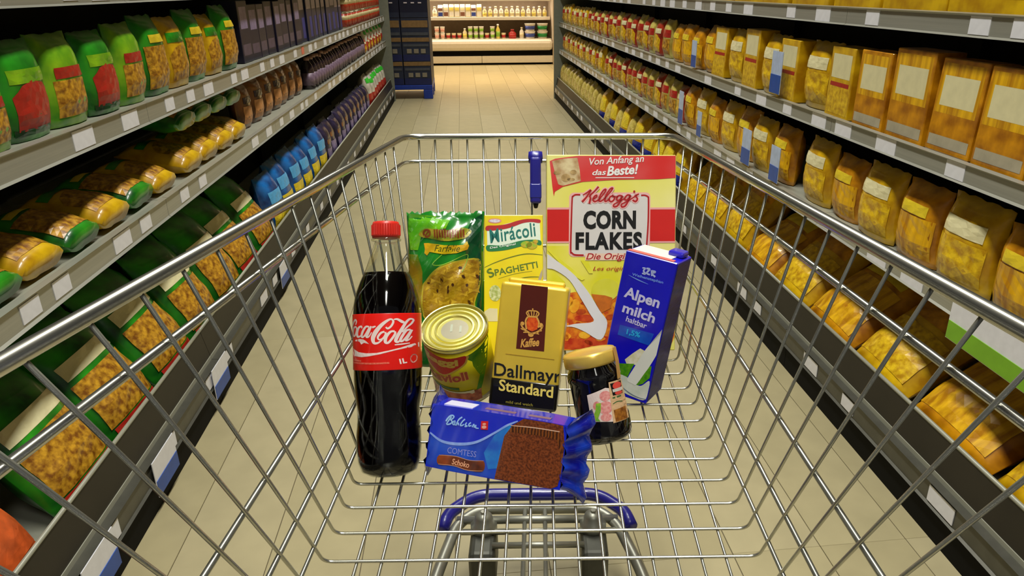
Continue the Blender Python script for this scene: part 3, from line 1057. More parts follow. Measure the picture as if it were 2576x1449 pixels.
# lower frame
zf = -.98
bum = [(-.193, 1.135), (-.185, 1.18), (-.135, 1.235), (.115, 1.235), (.165, 1.18), (.173, 1.135)]
obj('bumper', tube_me('bumper', fillet([C(x, y, zf + .012) for x, y in bum], .05, 6), .013, 12), M_cblue, cart, 'blue plastic bumper at the foot of the cart')
fr2 = [(-.27, .32), (-.19, 1.03), (-.168, 1.16), (-.125, 1.205), (.105, 1.205), (.148, 1.16), (.18, 1.03), (.27, .32)]
obj('lower_frame', tube_me('lower_frame', fillet([C(x, y, zf) for x, y in fr2], .05, 6), .011, 10), M_frame, cart)
obj('cross_bar', tube_me('cross_bar', [C(-.168, 1.165, zf + .006), C(.15, 1.165, zf + .006)], .008, 10), M_frame, cart)
obj('cross_bar', tube_me('cross_bar', [C(-.172, 1.138, zf), C(.155, 1.138, zf)], .006, 8), M_frame, cart)
obj('cross_bar', tube_me('cross_bar', [C(-.095, 1.10, zf), C(.08, 1.10, zf)], .006, 8), M_frame, cart)
for x in (-.034, .006):
    obj('frame_wire', tube_me('frame_wire', fillet([C(x, 1.205, zf + .004), C(x * 1.1, .4, zf + .004)], .02), .0045, 8), M_frame, cart)
for x in (-.172, .155):
    obj('upright_tube', tube_me('upright_tube', fillet([C(x * 1.35, .5, zf), C(x * 1.35, .36, -.75), C(x * 1.3, .33, zfl(.33))], .05), .010, 10), M_frame, cart)
for x in (-.114, .100):
    ca = obj('caster', lathe_me('caster', [(0, -.012), (.026, -.012), (.026, .0), (.020, .004), (.017, .018), (.012, .024), (0, .026)], 20), M_frame, cart)
    ca.location = C(x, 1.152, zf + .008)
    obj('caster_bolt', lathe_me('caster_bolt', [(0, .0255), (.005, .0255), (.005, .030), (0, .030)], 6, smooth=False), M_chrome, ca)
    fk = box_me('caster_fork', -.026, .026, -.075, .02, -.09, -.012, bev=.012, seg=3)
    obj('caster_fork', fk, M('caster_grey', '5A5A52', rough=.45, metal=.5, var=.2), ca)
    wl = obj('wheel', lathe_me('wheel', [(0, -.016), (.045, -.016), (.056, -.010), (.056, .010), (.045, .016), (0, .016)], 24), M_black, ca)
    wl.rotation_euler = (0, R(90), 0)
    wl.location = (0, -.045, -.122)
for x in (-.27, .27):
    wl = obj('wheel', lathe_me('wheel', [(0, -.016), (.06, -.016), (.066, -.010), (.066, .010), (.06, .016), (0, .016)], 24), M_black, cart)
    wl.rotation_euler = (0, R(90), 0)
    wl.location = C(x, .32, -CAM_H + .0665)

# ================================================================== GROCERIES
def pose(x, y, z, lean, roll, yaw):
    return CART_M @ Matrix.Translation((x, y, z + CAM_H)) @ Matrix.Rotation(R(yaw), 4, 'Z') @ Matrix.Rotation(-R(lean), 4, 'X') @ Matrix.Rotation(R(roll), 4, 'Y')


I_white = M('ink_white', 'F2F0EC', rough=.4, var=.04)
I_red = M('ink_red', 'D3201C', rough=.4, var=.06)
I_dred = M('ink_deep_red', 'B21E22', rough=.4, var=.06)
I_black = M('ink_black', '0C0C0A', rough=.45, var=.1)
I_yellow = M('ink_yellow', 'E6DC22', rough=.4, var=.05)
I_pale = M('ink_pale_yellow', 'EDE68A', rough=.4, var=.05)
I_pink = M('ink_pink', 'EFA8A8', rough=.4, var=.06)

# ---------------------------------------------------------------- corn flakes box
w, h, t = .188, .2843, .0572
it = empty('cereal_box', pose(.1025, .9528, -.4934, 20.1, .5, .4))
tag(it, 'tall pale yellow corn flakes box with red stripes leaning at the front of the cart', 'cereal box')
obj('carton', box_me('carton', -w / 2, w / 2, 0, t, 0, h, bev=.0012, seg=1), M('cereal_card', 'EFE89A', rough=.42, var=.12, scale=6, hex2='E6E060', spec=.4), it)
A = aff((1378, 392), (1706, 394), (1382, 885), w, h)


def clampf(p, w, h):
    """Keep print inside its face."""
    return max(-w / 2 + .0008, min(w / 2 - .0008, p[0])), max(.0008, min(h - .0008, p[1]))


def pr(name, shape, layer, mat, fine=None, label=None):
    return decal(name, shape, lambda x, y: clampf(A(x, y), w, h), flat, layer, mat, it, fine, label)


pr('yellow_field', poly([(1376, 620), (1444, 620), (1520, 660), (1702, 640), (1700, 885), (1380, 885)]), 1, M('cereal_yellow', 'EDE56A', rough=.42, hex2='DCD81E', scale=14))
pr('flakes_picture', poly(soft([(1380, 730), (1420, 742), (1462, 738), (1500, 770), (1545, 742), (1600, 752), (1690, 760), (1698, 876), (1540, 872), (1470, 880), (1381, 880)])), 2,
   M('corn_flakes_print', 'E9921A', rough=.4, hex2='C0400E', scale=75, kind='noise', detail=5, lo=.38, hi=.6))
pr('flakes_shade', poly(ell(1450, 868, 50, 14), ell(1408, 806, 34, 14, rot=.2), ell(1478, 803, 26, 9), ell(1520, 862, 42, 13), ell(1400, 866, 24, 12)), 3, M('flake_red', 'B0280C', rough=.4, hex2='D0521A', scale=90))
fr_ = random.Random(3)
for nm_, cnt, mt_ in (('flake_dark', 16, M('flake_brown', 'C2560E', rough=.4, hex2='A8340A', scale=120)), ('flake_pale', 18, M('flake_amber', 'EFA626', rough=.4, hex2='DE7A14', scale=120))):
    shp = poly(*[soft([(cx + a * fr_.uniform(.6, 1.2) * math.cos(q * 1.05), cy + b * fr_.uniform(.6, 1.2) * math.sin(q * 1.05)) for q in range(6)], 3)
                 for cx, cy, a, b in [(fr_.uniform(1392, 1690), fr_.uniform(762, 868), fr_.uniform(8, 17), fr_.uniform(5, 11)) for _ in range(cnt)]])
    tag(pr('corn_flakes', shp, 3 if nm_ == 'flake_dark' else 4, mt_), kind='stuff')
pr('flakes_light', poly(ell(1452, 772, 12, 18, rot=.3), ell(1512, 752, 16, 7), ell(1418, 845, 14, 8, rot=.4), ell(1478, 846, 15, 9), ell(1440, 760, 8, 12), ell(1560, 772, 12, 8, rot=.5)), 4, M('flake_gold', 'F2BE2E', rough=.4, hex2='E8961A', scale=90))
pr('glass_rim', poly(ell(1530, 732, 36, 29, rot=-.1)), 5, M('cereal_lime', 'CFCC12', rough=.4, hex2='DEDA50', scale=20))
pr('glass_front', poly([(1494, 742), (1530, 746), (1548, 752), (1545, 778), (1520, 790), (1504, 762)]), 6, M('flake_orange', 'D2721C', rough=.4, var=.3, scale=80))
pr('milk_stream', poly(soft([(1377, 640), (1402, 655), (1440, 684), (1462, 706), (1490, 742), (1516, 784), (1536, 815), (1520, 858), (1480, 838), (1452, 826), (1430, 823), (1456, 817), (1500, 812), (1490, 790), (1466, 750), (1438, 706), (1400, 680), (1377, 674)])), 7, M('milk_print', 'DEDEE0', rough=.4, var=.05))
pr('yellow_rays', poly([(1377, 630), (1388, 632), (1440, 674), (1478, 704), (1470, 708), (1440, 690), (1408, 658)], [(1378, 678), (1400, 686), (1428, 712), (1420, 720), (1379, 716)], [(1466, 656), (1486, 660), (1498, 690), (1488, 690)]), 6, M('cereal_ray', 'DEDA10', rough=.4, hex2='EAE650', scale=25))
pr('red_stripe', rect(1374, 529, 1437, 609), 2, I_red)
pr('red_stripe', rect(1642, 530, 1706, 610), 2, I_red)
for q in ((1374, 524, 1437, 529), (1374, 609, 1437, 613), (1642, 525, 1706, 530), (1642, 610, 1706, 614)):
    pr('stripe_border', rect(*q), 3, I_pink)
pr('ribbon', poly([(1386, 408), (1400, 402), (1458, 395), (1706, 393), (1706, 451), (1660, 454), (1560, 455), (1470, 460), (1420, 472), (1400, 484), (1397, 496), (1393, 470)]), 2, M('ribbon_red', 'D62A26', rough=.4, hex2='DA5A5A', scale=9), label='red ribbon banner')
pr('ribbon_portrait', poly([(1392, 408), (1420, 402), (1456, 400), (1462, 430), (1465, 458), (1420, 470), (1408, 466), (1400, 440)]), 3, M('ribbon_picture', 'E0CFA0', rough=.45, hex2='A87848', scale=55))
pr('portrait_flakes', poly(ell(1427, 450, 12, 10), ell(1446, 436, 8, 6), ell(1405, 437, 9, 5), ell(1440, 454, 10, 4)), 4, M('ribbon_picture_dark', '8A6A38', rough=.45, hex2='C8A870', scale=90))
pr('slogan', join(text2('Von Anfang an', (1487, 424), (1625, 416), 23, .012, .25), text2('das', (1494, 444), (1529, 443), 14, .016, .25), text2('Beste!', (1531, 446), (1611, 441), 25, .03, .25)), 5, I_white)
pr('slogan_line', rect(1502, 449, 1600, 451), 5, I_white)
# name plate
K = lambda x, y: (1440 + x / 11.709, 465 + y / 11.709)


def rrect(x0, y0, x1, y1, r, n=6):
    P = []
    for cx, cy, a0 in ((x1 - r, y0 + r, -90), (x1 - r, y1 - r, 0), (x0 + r, y1 - r, 90), (x0 + r, y0 + r, 180)):
        P += [(cx + r * math.cos(R(a0 + 90 * k / n)), cy + r * math.sin(R(a0 + 90 * k / n))) for k in range(n + 1)]
    return P


pr('plate_border', poly(rrect(1436, 487, 1642, 648, 12)), 3, M('plate_pink', 'F0B4B0', rough=.4, var=.05))
pr('name_plate', poly(rrect(1440, 491, 1638, 645, 10)), 4, M('plate_white', 'DAD6D2', rough=.4, var=.04))
pr('plate_frame', brush([[(1464, 492.5), (1452, 492.5), (1446, 496), (1443.5, 503), (1442, 560), (1441, 630), (1444, 638), (1452, 643), (1474, 644)]], 4.2), 5, I_dred)
pr('plate_frame', brush([[(1618, 494.5), (1628, 494.5), (1635, 498), (1637, 506), (1637, 560), (1634, 620)]], 4.2), 5, I_dred)
kel = [
    [(360, 330, 30), (460, 270, 38), (600, 175, 40)], [(600, 180, 45), (470, 380, 52), (340, 530, 62)],
    [(820, 85, 55), (700, 220, 46), (555, 345, 50)], [(555, 345, 50), (580, 430, 52), (550, 585, 60)],
    [(680, 440, 36), (760, 395, 40), (765, 335, 42), (700, 370, 48), (660, 470, 52), (720, 520, 48), (840, 460, 36)],
    [(850, 450, 36), (1000, 260, 42), (1035, 170, 48), (970, 190, 42), (870, 340, 48), (840, 480, 54), (890, 512, 44), (1000, 430, 36)],
    [(1000, 440, 36), (1180, 230, 42), (1235, 130, 48), (1160, 160, 42), (1050, 330, 48), (1010, 480, 54), (1050, 515, 44), (1140, 440, 36)],
    [(1250, 350, 44), (1165, 390, 48), (1140, 480, 50), (1200, 528, 48), (1280, 470, 46), (1285, 390, 42), (1230, 348, 40), (1310, 385, 34), (1400, 380, 34)],
    [(1530, 365, 44), (1430, 350, 46), (1360, 430, 50), (1390, 492, 46), (1470, 450, 42), (1530, 365, 44), (1470, 520, 48), (1380, 650, 50), (1285, 675, 46), (1270, 620, 40), (1350, 565, 36), (1480, 500, 36), (1590, 440, 34)],
    [(1770, 345, 44), (1680, 335, 46), (1600, 430, 50), (1640, 482, 46), (1720, 430, 42), (1770, 345, 44), (1700, 520, 48), (1610, 655, 50), (1515, 680, 46), (1505, 610, 40), (1600, 555, 36), (1740, 480, 36), (1850, 410, 34)],
    [(1850, 415, 34), (1930, 345, 38), (2020, 305, 42)], [(1960, 335, 44), (1930, 370, 46), (1975, 450, 50), (1920, 525, 50), (1835, 480, 50)],
]
sh = brush(kel)
pr('brand_halo', ([K(*v) for v in brush([[(p[0], p[1], p[2] + 70) for p in s_] for s_ in kel])[0]], brush(kel)[1]), 6, M('halo_pink', 'F2B8B4', rough=.4, var=.05))
pr('brand_name', join(([K(*v) for v in sh[0]], sh[1]), poly([K(*p) for p in ell(1880, 232, 32, 34)])), 7, I_dred, label='red script brand name')
pr('product_name', join(text2('CORN', (1472, 579), (1606, 579), 47, .05, 0, 1.06), text2('FLAKES', (1453, 631), (1622, 631), 45, .045, 0, 1.14)), 6, I_black, label='black CORN FLAKES lettering')
pr('tag_halo', rect(1478, 640, 1600, 657), 5, M('halo_pale', 'EFD0B8', rough=.4, var=.05))
pr('tag_line', join(text2('Die Original', (1480, 660), (1610, 660), 21, .012, .3), text2('Les originaux', (1498, 686), (1610, 686), 13, 0, .3)), 6, I_dred)

# ---------------------------------------------------------------- milk carton
w, h, t = .0689, .1914, .0689
it = empty('milk_carton', pose(.1062, .8387, -.502, 11.0, 5.95, -26.5))
MILK = it
tag(it, 'royal blue milk carton with white lettering tilted against the corn flakes box', 'milk carton')
M_mb = M('milk_blue', '120ECC', rough=.28, var=.12, scale=18, coat=.35)
obj('carton', box_me('carton', -w / 2, w / 2, 0, t, 0, h, bev=.0012, seg=1), M_mb, it)
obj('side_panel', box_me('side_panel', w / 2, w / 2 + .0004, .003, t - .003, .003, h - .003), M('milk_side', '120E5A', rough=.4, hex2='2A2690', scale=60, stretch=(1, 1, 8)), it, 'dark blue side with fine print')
obj('top_flap', box_me('top_flap', -w / 2 + .004, w / 2 - .012, .012, t - .006, h, h + .0012), M('milk_top_white', 'E2DCD2', rough=.4, var=.06), it)
obj('top_edge', box_me('top_edge', -w / 2 + .001, w / 2 - .006, .001, .012, h, h + .0008), M('milk_top_red', 'D8665C', rough=.4, var=.1), it)
cp = obj('cap', box_me('cap', w / 2 - .024, w / 2 - .003, .034, .062, h, h + .008, bev=.003, seg=2), M('milk_cap', '2A22B4', rough=.3, var=.08, coat=.3), it, 'blue pouring cap')
A = aff((1576, 636), (1704, 666), (1500, 985), w, h)
Q = lambda x, y: (1500 + x / 6.0375, 780 + y / 6.0375)
Q4 = lambda x, y: (1180 + x / 4.025, 680 + y / 4.025)
pr('light_band', poly([Q4(1530, 560), Q4(1880, 632), Q4(1832, 752), Q4(1505, 662)]), 1, M('milk_cyan_band', '0F62D8', rough=.3, hex2='1040C0', scale=40, coat=.3))
pr('mountain', poly([Q(440, 760), Q(560, 660), Q(680, 575), Q(760, 610), Q(640, 830), Q(470, 830)]), 1, M('milk_mountain', 'D6D2A8', rough=.4, hex2='E8E4D2', scale=150))
pr('meadow', poly([Q(250, 830), Q(590, 815), Q(480, 1025), Q(230, 960)], [Q(740, 840), Q(860, 830), Q(830, 1010), Q(720, 1110), Q(640, 1140), Q(560, 1080)]), 2, M('milk_meadow', '2E7A12', rough=.4, hex2='5C9E12', scale=160))
pr('glass_of_milk', poly(soft([Q(220, 950), Q(330, 975), Q(480, 1030), Q(600, 1120), Q(700, 1140), Q(830, 1060), Q(770, 1345), Q(560, 1320), Q(380, 1250), Q(180, 1150)])), 2, M('milk_glass_print', 'DADCD4', rough=.35, hex2='C4CCC0', scale=60))
pr('glass_line', brush([[Q(320, 1110) + (2,), Q(430, 1210) + (2,), Q(560, 1290) + (2.5,), Q(680, 1330) + (2,), Q(770, 1340) + (1.5,)]]), 4, M('milk_line', '6E8090', rough=.4, var=.1))
pr('milk_pour', poly(soft([Q(1180, 20), Q(1130, 175), Q(1030, 290), Q(880, 460), Q(760, 590), Q(600, 850), Q(480, 1065), Q(560, 1120), Q(620, 1130), Q(740, 960), Q(830, 830), Q(960, 600), Q(1060, 370), Q(1090, 250)])), 3, M('milk_white', 'E0E2DC', rough=.35, var=.04))
pr('red_mark', poly([Q4(2105, 235), Q4(2085, 330), Q4(2025, 405), Q4(2030, 320), Q4(2060, 260)]), 2, I_red)
pr('brand_mark', join(brush([[(1617, 678, 3), (1624, 679, 4), (1620, 685, 4), (1624, 692, 5), (1616, 691, 3)], [(1627, 679, 4), (1635, 681, 5), (1628, 690, 4), (1636, 694, 4)], [(1640, 683, 4), (1641, 697, 4)], [(1640, 684, 3), (1649, 687, 5), (1642, 691, 3), (1649, 699, 5)]])), 2, M('milk_logo', 'B4C2F4', rough=.4, var=.05))
pr('brand_name', join(text2('Weihenstephan', (1590, 698.5), (1668, 716.5), 8.5, .02), brush([[(1582, 696, .6), (1606, 707, 2.4), (1632, 717, .6)]])), 2, M('milk_logo_blue', '7AA0F0', rough=.4, var=.05))
pr('product_name', join(text2('Alpen', (1567, 757), (1655.5, 782), 35, .03), text2('milch', (1564.5, 787), (1646.5, 811.5), 25, .03), text2('haltbar', (1574.5, 809.5), (1627, 826), 14, .018)), 2, M('milk_letters', 'D2D2FA', rough=.4, var=.03), label='white Alpenmilch lettering')
pr('fat_content', text2('1,5%', (1576, 844), (1611, 851), 16, .03), 3, M('milk_cyan', '28B4F4', rough=.4, var=.05))

# ---------------------------------------------------------------- spaghetti dinner box
w, h, t = .0851, .2174, .0324
it = empty('spaghetti_box', pose(-.0389, .9235, -.5015, 26.9, .2, 0))
tag(it, 'bright yellow spaghetti dinner box between the green bag and the corn flakes', 'food box')
obj('carton', box_me('carton', -w / 2, w / 2, 0, t, 0, h, bev=.001, seg=1), M('spaghetti_yellow', 'EADC14', rough=.35, hex2='E2C40A', scale=14, coat=.2), it)
A = aff((1218, 549), (1366, 549), (1212, 905), w, h)
P3 = lambda x, y: (1200 + x / 4.391, 360 + y / 4.391)
P6 = lambda x, y: (1215 + x / 9.055, 640 + y / 9.055)
pr('maker_badge', poly(ell(*P3(196, 892), 17, 6)), 1, M('badge_pink', 'E08A7A', rough=.4, var=.1))
pr('maker_name', join(poly(ell(*P3(196, 892), 14, 4)), ), 2, M('badge_white', 'E4DCE4', rough=.4, hex2='C4B8D0', scale=250))
pr('logo_plate', poly([P3(108, 960), P3(250, 940), P3(420, 900), P3(600, 872), P3(692, 880), P3(698, 1130), P3(560, 1120), P3(400, 1160), P3(250, 1195), P3(110, 1200)]), 1, M('plate_mint', 'DDEBD8', rough=.4, var=.03))
pr('logo_red_wave', poly(soft([P3(106, 945), P3(220, 940), P3(330, 925), P3(450, 890), P3(560, 872), P3(690, 878), P3(690, 915), P3(600, 905), P3(500, 918), P3(380, 960), P3(260, 985), P3(106, 995)])), 2, I_dred)
pr('logo_green_wave', poly(soft([P3(106, 1148), P3(240, 1150), P3(360, 1130), P3(480, 1100), P3(600, 1090), P3(696, 1100), P3(698, 1148), P3(590, 1135), P3(460, 1165), P3(330, 1195), P3(200, 1210), P3(108, 1205)])), 2, M('logo_green', '1E7A40', rough=.4, var=.1))
pr('logo_name', text2('Mirácoli', P3(146, 1128), P3(655, 1052), 33, .014, .08, 1.05), 3, M('logo_teal', '137066', rough=.4, var=.05), label='green Miracoli lettering')
pr('logo_subtitle', text2('Das Original', P3(140, 1192), P3(425, 1150), 6.5, .01, .1), 3, I_white)
pr('logo_basil', poly(ell(*P3(540, 1140), 14, 8), ell(*P3(600, 1150), 14, 9), ell(*P3(640, 1110), 7, 5)), 3, M('basil', '86B81E', rough=.4, hex2='C8A02A', scale=200))
pr('arc_lines', brush([[P6(20, 310) + (1.2,), P6(250, 210) + (2.2,), P6(600, 95) + (2.6,), P6(980, 20) + (2.6,), P6(1360, 45) + (1.5,)],
                       [P6(440, 635) + (1.5,), P6(700, 575) + (2.2,), P6(1000, 520) + (2.4,), P6(1250, 515) + (1.5,)],
                       [P6(330, 550) + (.8,), P6(700, 450) + (1.2,), P6(1100, 390) + (.8,)]]), 1, M('olive_line', '6E7A10', rough=.4, var=.1))
pr('variety_name', join(text2('S', P6(140, 545), P6(262, 480), 22, .02), text2('PAGHETTI', P6(262, 490), P6(1235, 315), 15.5, .018)), 2, M('olive_letters', '5E7A22', rough=.4, var=.1))
pr('fork', brush([[P6(1370, 330) + (6,), P6(1300, 480) + (7,), P6(1220, 690) + (6,)]]), 2, M('fork_grey', 'B4A88C', rough=.35, var=.1))
pr('garnish', poly(ell(*P6(250, 860), 15, 19)), 2, M('garnish_pale', 'DADCA8', rough=.4, hex2='9AA84A', scale=220))
pr('plate_picture', poly([P6(0, 1250), P6(120, 1180), P6(300, 1190), P6(300, 1460), P6(0, 1460)]), 2, M('plate_cream', 'DAD2A8', rough=.4, var=.1))

# ---------------------------------------------------------------- coffee pack
w, h, t = .0862, .1581, .0575
it = empty('coffee_pack', pose(-.0245, .8015, -.497, 20.5, 4.9, -5.0))
tag(it, 'gold and black vacuum coffee pack standing in the middle of the cart', 'coffee pack')
M_gold = M('coffee_gold', 'E6C440', rough=.3, metal=.25, var=.12, scale=16, bump=.12, coat=.2)
bm = bmesh.new()
bmesh.ops.create_cube(bm, size=1)
for v in bm.verts:
    v.co = Vector((v.co.x * w, (v.co.y + .5) * t, (v.co.z + .5) * h))
bmesh.ops.bevel(bm, geom=bm.edges[:], offset=.0045, segments=3, profile=.6, affect='EDGES')
obj('pack', bm_mesh(bm, 'pack', True), M_gold, it)
obj('top_fold', box_me('top_fold', -w / 2 + .006, w / 2 - .006, .02, .032, h - .001, h + .006, bev=.003), M_gold, it)
zb = h * .235
obj('black_foot', box_me('black_foot', -w / 2 - .0005, w / 2 + .0005, -.0006, t + .0005, -.0004, zb, bev=.0042, seg=3, smooth=True), M('coffee_black', '16140F', rough=.22, metal=.2, var=.2, coat=.6, scale=18, bump=.25), it, 'glossy black lower part')
A = aff((1254, 717), (1422, 726), (1218, 1020), w, h)
D4 = Q4
pr('brown_panel', poly([D4(497, 165), D4(762, 180), D4(718, 812), D4(437, 800)]), 1, M('coffee_brown', '561C10', rough=.3, var=.15, coat=.3, scale=12), label='dark brown panel with crest')
E4 = lambda x, y: (1270 + x / 11.146, 760 + y / 11.146)
M_crest = M('crest_gold', 'D9A24A', rough=.4, var=.1)
pr('crest', join(brush([[E4(500, 335) + (3,), E4(560, 280) + (3,), E4(680, 270) + (3,), E4(790, 280) + (3,), E4(850, 340) + (3,), E4(790, 430) + (3,)],
                        [E4(500, 335) + (3,), E4(550, 420) + (3,)], [E4(550, 310) + (2.2,), E4(590, 420) + (2.2,)], [E4(640, 290) + (2.2,), E4(655, 420) + (2.2,)], [E4(720, 290) + (2.2,), E4(705, 420) + (2.2,)], [E4(800, 310) + (2.2,), E4(760, 420) + (2.2,)],
                        [E4(680, 205) + (3,), E4(680, 280) + (3,)], [E4(540, 430) + (4,), E4(800, 430) + (4,)],
                        [E4(540, 440) + (4,), E4(480, 560) + (4,), E4(500, 780) + (4,)], [E4(790, 440) + (4,), E4(850, 580) + (4,), E4(830, 720) + (4,)],
                        [E4(340, 640) + (3,), E4(400, 740) + (4,), E4(500, 830) + (5,), E4(620, 890) + (4,)], [E4(960, 650) + (3,), E4(900, 760) + (4,), E4(780, 850) + (5,), E4(640, 890) + (4,)],
                        [E4(340, 770) + (2,), E4(430, 790) + (5,)], [E4(930, 795) + (2,), E4(840, 805) + (5,)], [E4(410, 870) + (2,), E4(510, 850) + (5,)], [E4(850, 895) + (2,), E4(750, 860) + (5,)]]),
                 poly(ell(*E4(390, 630), 5, 5, 8), ell(*E4(905, 650), 5.5, 6, 8), ell(*E4(622, 920), 7, 5.5, 12))), 3, M_crest, label='golden crest with crown')
pr('crest_shield', poly([E4(560, 440), E4(790, 440), E4(835, 620), E4(800, 760), E4(660, 830), E4(540, 790), E4(490, 640)]), 2, M('crest_orange', 'E4641A', rough=.4, hex2='C83C0C', scale=260))
pr('coffee_word', text2('Kaffee', E4(330, 1290), E4(870, 1215), 21, .03, .45), 3, M_crest)
pr('fine_line', rect(0, 0, .01, .01) if False else brush([[D4(330, 858) + (1.6,), D4(820, 885) + (1.6,)]]), 2, M('coffee_bronze', 'A8801A', rough=.4, var=.3, scale=300))
pr('brand_name', text2('Dallmayr', D4(210, 1118), D4(884, 1149), 42, .012), 3, I_black, label='black brand lettering')
pr('variety_name', text2('Standard', D4(258, 1222), D4(803, 1262), 28.5, .02), 8, M('coffee_letter_gold', 'E4CE6A', rough=.35, var=.05))
pr('small_name', text2('mild und weich', D4(330, 1340), D4(600, 1356), 7, .0), 8, M('coffee_bronze2', 'A89A3A', rough=.4, var=.1))

# ---------------------------------------------------------------- jar
r = .0334
it = empty('preserve_jar', pose(.0799, .7572, -.5099, 19.4, -11.3, 0))
tag(it, 'dark jam jar with gold lid leaning beside the coffee pack', 'jar')
obj('glass_jar', lathe_me('glass_jar', [(0, .002), (r * .8, 0), (r * .97, .004), (r, .010), (r, .028), (r * .985, .030), (r * .94, .032), (r * .94, .074), (r * .99, .078), (r * .97, .084), (r * .82, .094), (r * .80, .101), (0, .101)], 40),
    M('jar_dark', '0B080A', rough=.08, var=.2, coat=.8), it)
obj('lid', lathe_me('lid', [(r * .9, .0935), (r * .97, .0935), (r * .985, .096), (r * .985, .1065), (r * .93, .1095), (r * .85, .1085), (0, .1085)], 40), M('jar_lid_gold', 'E2BE58', rough=.28, metal=.5, var=.08), it, 'gold screw lid')
J4 = lambda x, y: (1410 + x / 5.574, 860 + y / 5.574)
# label traced on the jar: axis from the lid centre to the base centre
JA = aff((1482 - 62 * .98, 880 + 62 * .2), (1482 + 62 * .98, 880 - 62 * .2), (1527 - 62 * .98, 1106 + 62 * .2), 2 * r, .1114)
for nm, shp, ly, mt in (
    ('picture_label', poly([J4(370, 690), J4(480, 640), J4(590, 590), J4(640, 600), J4(680, 800), J4(700, 1055), J4(560, 1050), J4(430, 1055)]), 1, M('jar_label_pale', 'E8D4CC', rough=.4, var=.08)),
    ('cherries', poly([J4(p[0], p[1]) for p in ell(590, 700, 70, 70)], [J4(p[0], p[1]) for p in ell(600, 860, 85, 90)], [J4(p[0], p[1]) for p in ell(610, 990, 70, 55)], [J4(p[0], p[1]) for p in ell(490, 830, 45, 60)]), 2, M('cherry_pink', 'D87A78', rough=.4, hex2='E8A8A0', scale=300)),
    ('leaf', poly([J4(480, 800), J4(540, 790), J4(540, 900), J4(510, 1000), J4(540, 1045), J4(440, 1040), J4(455, 960), J4(475, 900)]), 3, M('leaf_green', '6AA83A', rough=.4, hex2='98C02A', scale=200)),
    ('paper_strip', poly([J4(630, 520), J4(800, 500), J4(830, 620), J4(870, 800), J4(910, 1045), J4(700, 1075), J4(670, 850), J4(645, 650)]), 4, M('strip_tan', 'D8B084', rough=.5, var=.1)),
    ('strip_badge', poly([J4(650, 540), J4(795, 522), J4(822, 690), J4(690, 705)]), 5, I_black),
    ('strip_logo', join(poly([J4(p[0], p[1]) for p in ell(742, 575, 58, 48)]), poly([J4(p[0], p[1]) for p in ell(765, 675, 50, 25)])), 6, M('strip_red', 'E04A3E', rough=.4, var=.1)),
    ('strip_logo_band', poly([J4(680, 620), J4(815, 605), J4(820, 650), J4(690, 660)]), 7, M('strip_silver', 'CFC8C0', rough=.4, var=.06)),
    ('strip_text', join(brush([[J4(685, 735) + (3,), J4(720, 732) + (4,)], [J4(740, 728) + (4,), J4(800, 722) + (3,)]]), brush([[J4(690, 815) + (2,), J4(750, 790) + (2.2,), J4(820, 800) + (2,)]])), 5, M('strip_green', '3E6A3A', rough=.4, var=.1)),
    ('strip_picture', poly([J4(700, 900), J4(860, 870), J4(890, 1040), J4(730, 1060)]), 5, M('strip_brown', 'A86A22', rough=.4, hex2='6E3A10', scale=200)),
):
    decal(nm, shp, JA, cyl(r), ly, mt, it, fine=.006)
strap = [Vector((r * 1.0 * math.sin(R(62)), -r * 1.0 * math.cos(R(62)), .110)), Vector((r * 1.03 * math.sin(R(60)), -r * 1.03 * math.cos(R(60)), .094)), Vector((r * 1.02 * math.sin(R(55)), -r * 1.02 * math.cos(R(55)), .073))]
bmv = []
for k, p in enumerate(strap):
    tn = Vector((math.cos(R(58)), math.sin(R(58)), 0)) * .004
    bmv += [p - tn, p + tn, p + tn + Vector((p.x, p.y, 0)).normalized() * .0006, p - tn + Vector((p.x, p.y, 0)).normalized() * .0006]
fs = []
for k in range(2):
    for q in range(4):
        fs.append((4 * k + q, 4 * k + (q + 1) % 4, 4 * k + 4 + (q + 1) % 4, 4 * k + 4 + q))
obj('seal_strip', mesh('seal_strip', bmv, fs + [(0, 1, 2, 3), (8, 9, 10, 11)]), M('seal_tan', 'B88A4A', rough=.4, var=.15), it)

# ---------------------------------------------------------------- ravioli can
r, L = .0442, .1037
it = empty('ravioli_can', pose(-.1025, .8880, -.506, -18.0, -5.1, 0.3))
tag(it, 'ravioli tin with gold lid and red yellow green label, tipped toward the camera', 'food can')
M_tin = M('tin_gold', 'DED67E', rough=.28, metal=.7, var=.05, scale=12)
obj('tin', lathe_me('tin', [(0, .003), (r * .95, .003), (r * .97, 0), (r * .995, 0), (r * .995, .004), (r * .97, .006), (r * .97, L - .006), (r * .985, L - .0045)], 48), MATS['can_steel'], it)
prof = [(r * 1.0, L - .004), (r * 1.003, L - .001), (r * .99, L + .0012), (r * .965, L + .0008), (r * .952, L - .0045), (r * .91, L - .0045), (r * .895, L - .0012), (r * .85, L - .0010), (r * .835, L - .0040), (r * .77, L - .0042),
        (r * .752, L - .0014), (r * .70, L - .0012), (r * .682, L - .0042), (r * .60, L - .0044), (r * .582, L - .0020), (r * .535, L - .0018), (r * .515, L - .0044), (r * .30, L - .0046), (0, L - .0046)]
obj('ringed_lid', mesh('ringed_lid', *lathe(prof, 72, False)), M_tin, it, 'gold lid with pressed rings')
obj('lid_stamp', box_me('lid_stamp', -.006, -.003, -.004, .010, L - .0046, L - .0042), M('stamp_grey', 'A8AC98', rough=.4, metal=.5, var=.1), it)
obj('lid_stamp', box_me('lid_stamp', .006, .009, -.006, .006, L - .0046, L - .0042), M('stamp_grey', 'A8AC98'), it)
